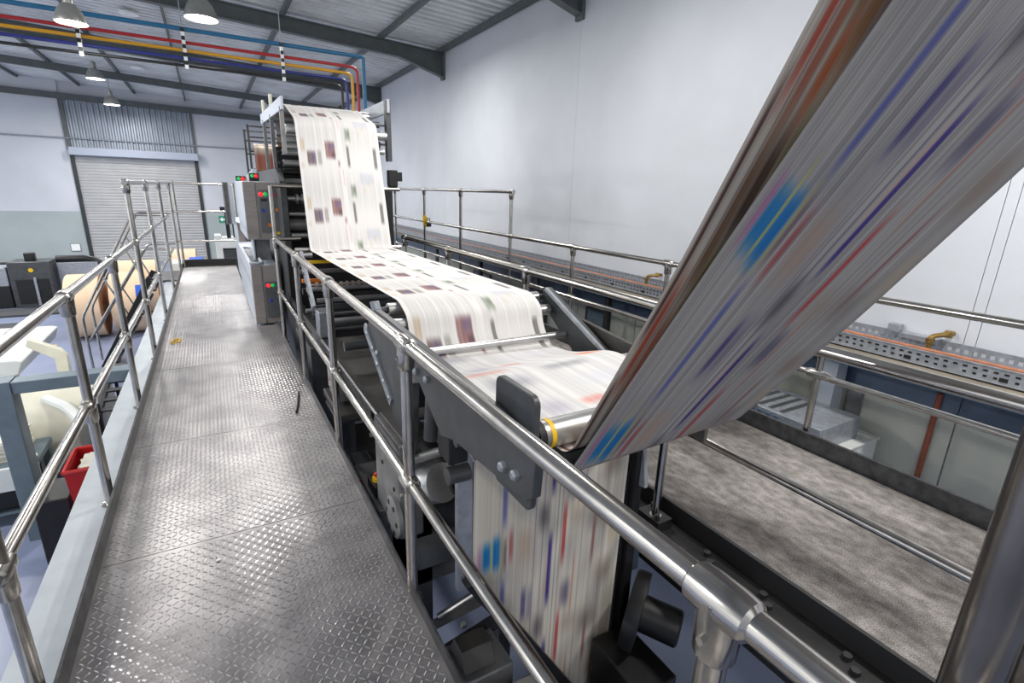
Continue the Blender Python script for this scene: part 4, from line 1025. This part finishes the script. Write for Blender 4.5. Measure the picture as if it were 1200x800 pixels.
# dark rack below the girder
rk = thing('wire_rack', 'black slatted rack on the floor below the grey girder', 'rack', (-1.05, 6.4, FZ))
for sx in (-1.16, -0.92):
    MB().beam((sx, 7.0, -0.45), (sx, 5.85, -0.62), 0.03, 0.05).build('rail', 'black', rk)
for k in range(6): MB().box(-1.16, -0.92, 5.9 + k * 0.2, 6.0 + k * 0.2, -0.60 + k * 0.03, -0.585 + k * 0.03).build('slat', 'black', rk)
for sx in (-1.16, -0.92):
    for sy in (5.9, 6.95): MB().box(sx - .015, sx + .015, sy - .015, sy + .015, FZ, -0.5).build('leg', 'black', rk)

# white feeder machine
ff = thing('sheet_feeder', 'white feeder machine with sloping hood and cream arm at left', 'machine', (-2.3, 7.5, FZ))
MB().prism([(-4.3, -0.44), (-2.2, -0.50), (-2.14, -0.52), (-2.2, -0.69), (-4.3, -0.75)], 1, 7.82, 9.6).build('hood', 'white', ff, bevel=0.015)
MB().prism([(-4.3, -0.30), (-2.9, -0.34), (-2.8, -0.50), (-4.3, -0.50)], 1, 8.5, 9.7).build('hood_lid', 'white', ff, bevel=0.015)
Bx(-4.3, -2.6, 7.9, 9.3, FZ, -1.0).build('cabinet_body', 'cream', ff, bevel=0.02)
MB().prism([(-2.02, -0.23), (-1.75, -0.39), (-1.70, -0.47), (-1.72, FZ), (-1.83, FZ), (-1.82, -0.50), (-2.05, -0.32)], 1, 7.7, 7.8).build('arm', 'cream', ff, bevel=0.01)
MB().lathe([(0.5, 0), (0.52, 0.02), (0.52, 0.75), (0.5, 0.77)], (-2.05, 6.95, -1.00), (1, 0, 0), 36).build('drum', 'cream', ff)
MB().tube([(-1.70, 6.6, -0.62), (-1.45, 6.35, -0.68), (-1.32, 6.1, -0.95)], 0.05, 10, bend=0.2).build('curved_guide', 'white', ff)
MB().prism([(5.7, -0.7), (6.7, -0.7), (6.7, FZ), (5.9, FZ)], 0, -1.38, -1.30).build('end_panel', 'cream', ff, bevel=0.01)

tb = thing('delivery_table', 'white edged table with newspaper stacks at far left below handrail', 'table', (-1.9, 4.6, FZ))
Bx(-2.9, -1.66, 5.74, 6.35, -1.00, -0.94).build('table_top', 'bluegrey', tb, bevel=0.006)
Bx(-2.9, -1.63, 5.70, 5.74, -1.15, -0.93).build('apron', 'white', tb, bevel=0.004)
for sx, sy in ((-2.8, 5.78), (-1.71, 5.78), (-1.71, 6.30), (-2.8, 6.30)):
    Bx(sx - 0.03, sx + 0.03, sy - 0.03, sy + 0.03, FZ, -1.0).build('leg', 'bluegrey', tb)
Bx(-2.9, -1.68, 5.78, 6.30, -1.42, -1.39).build('shelf', 'bluegrey', tb)
for i, (sx, sy, n_, lab) in enumerate(((-1.95, 6.08, 12, 'stack of folded newspapers on table nearest the grey post'), (-2.36, 6.08, 8, 'stack of folded newspapers on table at picture edge'))):
    sk = thing('newspaper_stack', lab, 'newspapers', (sx, sy, -0.94), 'newspaper stacks on the table')
    for k in range(n_):
        dx = random.uniform(-.012, .012)
        Bx(sx - 0.17 + dx, sx + 0.17 + dx, sy - 0.2 + dx, sy + 0.2 + dx, -0.939 + k * 0.016, -0.924 + k * 0.016).build('newspaper', 'news', sk)
tag(MB().tube([(-1.76, 5.78, -0.92), (-1.70, 5.80, -0.92), (-1.68, 5.90, -0.92), (-1.72, 5.92, -0.92), (-1.76, 5.78, -0.92)], 0.018, 8, bend=0.05).build('rolled_paper', 'signw'), 'loose rolled paper loop lying on the white table edge', 'paper')
kx = thing('black_crate', 'black crate standing on the shelf under the left table', 'crate', (-2.1, 6.0, -1.39))
MB().box(-2.4, -1.76, 5.82, 6.25, -1.388, -1.12).build('body', 'black', kx, bevel=0.01)

tag(Bx(-1.50, -1.27, 4.9, 5.3, FZ, -0.92).build('black_cabinet', 'black', bevel=0.01), 'low black cabinet between the delivery table and red bin', 'cabinet')
bn = thing('red_bin', 'red plastic bin full of waste paper beside the grey girder', 'bin', (-1.12, 4.85, FZ))
m_ = MB()
def shell(x0, x1, y0, y1, z0, z1, t, k):
    o = [(x0 + k, y0 + k), (x1 - k, y0 + k), (x1 - k, y1 - k), (x0 + k, y1 - k)]
    p = [(x0, y0), (x1, y0), (x1, y1), (x0, y1)]
    q = [(x0 + t, y0 + t), (x1 - t, y0 + t), (x1 - t, y1 - t), (x0 + t, y1 - t)]
    vs = [(*a, z0) for a in o] + [(*a, z1) for a in p] + [(*a, z1) for a in q] + [(a[0] + t, a[1] + t, z0 + 0.05) if i == 0 else (a[0], a[1], z0 + 0.05) for i, a in enumerate(o)]
    fs = [(0, 1, 2, 3)]
    for i in range(4):
        j = (i + 1) % 4
        fs += [(i, j, 4 + j, 4 + i), (4 + i, 4 + j, 8 + j, 8 + i), (8 + i, 8 + j, 12 + j, 12 + i)]
    fs.append((12, 13, 14, 15))
    return vs, fs
m_.add(*shell(-1.22, -0.80, 4.72, 5.16, -1.5, -0.62, 0.02, 0.05)); m_.build('shell', 'red', bn)
MB().tube([(-1.22, 4.72, -0.62), (-0.80, 4.72, -0.62), (-0.80, 5.16, -0.62), (-1.22, 5.16, -0.62), (-1.22, 4.72, -0.62)], 0.018, 8, bend=0.05).build('rim', 'red', bn)
for sx in (-1.12, -0.90):
    for sy in (4.82, 5.05): MB().cyl((sx - .02, sy, FZ + 0.035), (sx + .02, sy, FZ + 0.035), 0.035, 12).build('caster', 'black', bn)
for k in range(5):
    a = random.uniform(-.3, .3)
    m_ = MB(); cxx, cyy, zz = -1.0 + random.uniform(-.03, .03), 4.94 + random.uniform(-.03, .03), -0.70 + k * 0.016
    ca, sa = math.cos(a), math.sin(a)
    co = [(cxx + ca * u - sa * v, cyy + sa * u + ca * v) for u, v in ((-.12, -.13), (.12, -.13), (.12, .13), (-.12, .13))]
    m_.prism(co, 2, zz, zz + 0.014)
    tag(m_.build('waste_newspaper', 'news'), ['waste newspaper lowest in red bin', 'waste newspaper second from the bottom in red bin', 'waste newspaper in the middle of the pile in red bin', 'waste newspaper just under the top sheet in red bin', 'waste newspaper lying on top in red bin'][k], 'newspaper', 'waste papers in the red bin')

# dark machine by the back wall
bm_ = thing('stacking_machine', 'black machine with open front and grey ducted hood near back wall', 'machine', (-4, 17, FZ))
Bx(-4.45, -3.65, 16.8, 17.6, FZ, -0.42).build('cabinet', 'frame', bm_, bevel=0.02)
Bx(-4.35, -3.72, 16.78, 16.81, -1.45, -0.85).build('opening', 'black', bm_)
Bx(-4.0, -3.95, 16.75, 16.80, -1.5, -0.80).build('front_bar', 'galv', bm_)
MB().lathe([(0.05, 0), (0.05, 0.02)], (-4.02, 16.8, -0.62), (0, -1, 0), 12).build('indicator', 'yel', bm_)
MB().tube([(-3.6, 17.3, -0.42), (-2.95, 17.3, -0.42), (-2.7, 17.3, -0.55), (-2.65, 17.3, -1.0)], 0.09, 12, bend=0.2).build('duct', 'black', bm_)
Bx(-3.6, -2.75, 17.2, 17.6, FZ, -0.5).build('panel_box', 'galv', bm_, bevel=0.02)
Bx(-6.5, -4.5, 16.9, 17.6, FZ, -0.55).build('side_cabinet', 'galv', bm_, bevel=0.02)
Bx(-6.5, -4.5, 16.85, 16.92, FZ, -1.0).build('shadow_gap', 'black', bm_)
Bx(-4.15, -3.95, 17.0, 17.2, -0.42, -0.22).build('top_unit', 'black', bm_, bevel=0.02)
MB().tube([(-6.5, 17.0, -0.45), (-4.3, 17.0, -0.45)], 0.04, 8).build('duct', 'black', bm_)
tag(Bx(-4.6, -4.0, 12.9, 15.0, FZ, FZ + 0.012).build('floor_mat', 'darkfloor'), 'dark mat on the blue floor before the stacking machine', 'mat')
tag(Bx(-6.0, -3.3, 15.7, 16.5, FZ, FZ + 0.05).build('pallet_board', 'darkfloor', bevel=0.01), 'low dark board on the floor in front of stacking machine', 'board')

# beyond the walkway end
bw = thing('blue_parcel_pallet', 'blue wrapped parcels seen past the walkway end rail', 'parcels', (-0.6, 15.5, FZ))
Bx(-1.05, -0.25, 15.2, 16.2, FZ, FZ + 0.12).build('pallet', 'wood', bw)
Bx(-0.62, -0.30, 15.2, 15.9, FZ + 0.12, -0.30).build('parcel', 'blues', bw, bevel=0.02)
Bx(-1.0, -0.66, 15.2, 16.0, FZ + 0.12, -0.36).build('parcel', 'white', bw, bevel=0.02)
pg = thing('far_machine', 'white and black machine with raised arm beyond the walkway end', 'machine', (0.3, 14.5, FZ))
Bx(0.02, 0.16, 14.0, 14.6, FZ, 0.40).build('column', 'white', pg, bevel=0.01)
Bx(0.16, 0.75, 14.0, 15.0, FZ, 0.05).build('body', 'frame', pg, bevel=0.01)
Bx(0.14, 0.7, 14.0, 14.6, 0.10, 0.34).build('head', 'white', pg, bevel=0.01)
MB().box(0.28, 0.36, 14.0, 14.2, 0.34, 1.0).box(0.42, 0.52, 14.1, 14.3, 0.34, 0.85).box(0.2, 0.36, 13.95, 14.2, 0.96, 1.06).build('arm', 'black', pg)
sg = thing('exit_sign', 'green exit sign with a white arrow on the back wall', 'sign', (0.42, BY - 0.02, 0.1))
Bx(0.28, 0.58, BY - 0.02, BY - 0.006, 0.0, 0.28).build('board', 'green', sg)
MB().prism([(0.31, 0.14), (0.41, 0.24), (0.41, 0.175), (0.55, 0.175), (0.55, 0.105), (0.41, 0.105), (0.41, 0.04)], 1, BY - 0.026, BY - 0.02).build('arrow', 'signw', sg)
nt_ = thing('wall_notice', 'white paper notice on the grey green wall left of roller door', 'notice', (-4.6, BY - 0.02, -0.9))
Bx(-4.72, -4.42, BY - 0.03, BY - 0.006, -1.05, -0.75).build('backing', 'frame2', nt_)
Bx(-4.70, -4.44, BY - 0.036, BY - 0.03, -1.02, -0.77).build('sheet', 'signw', nt_)
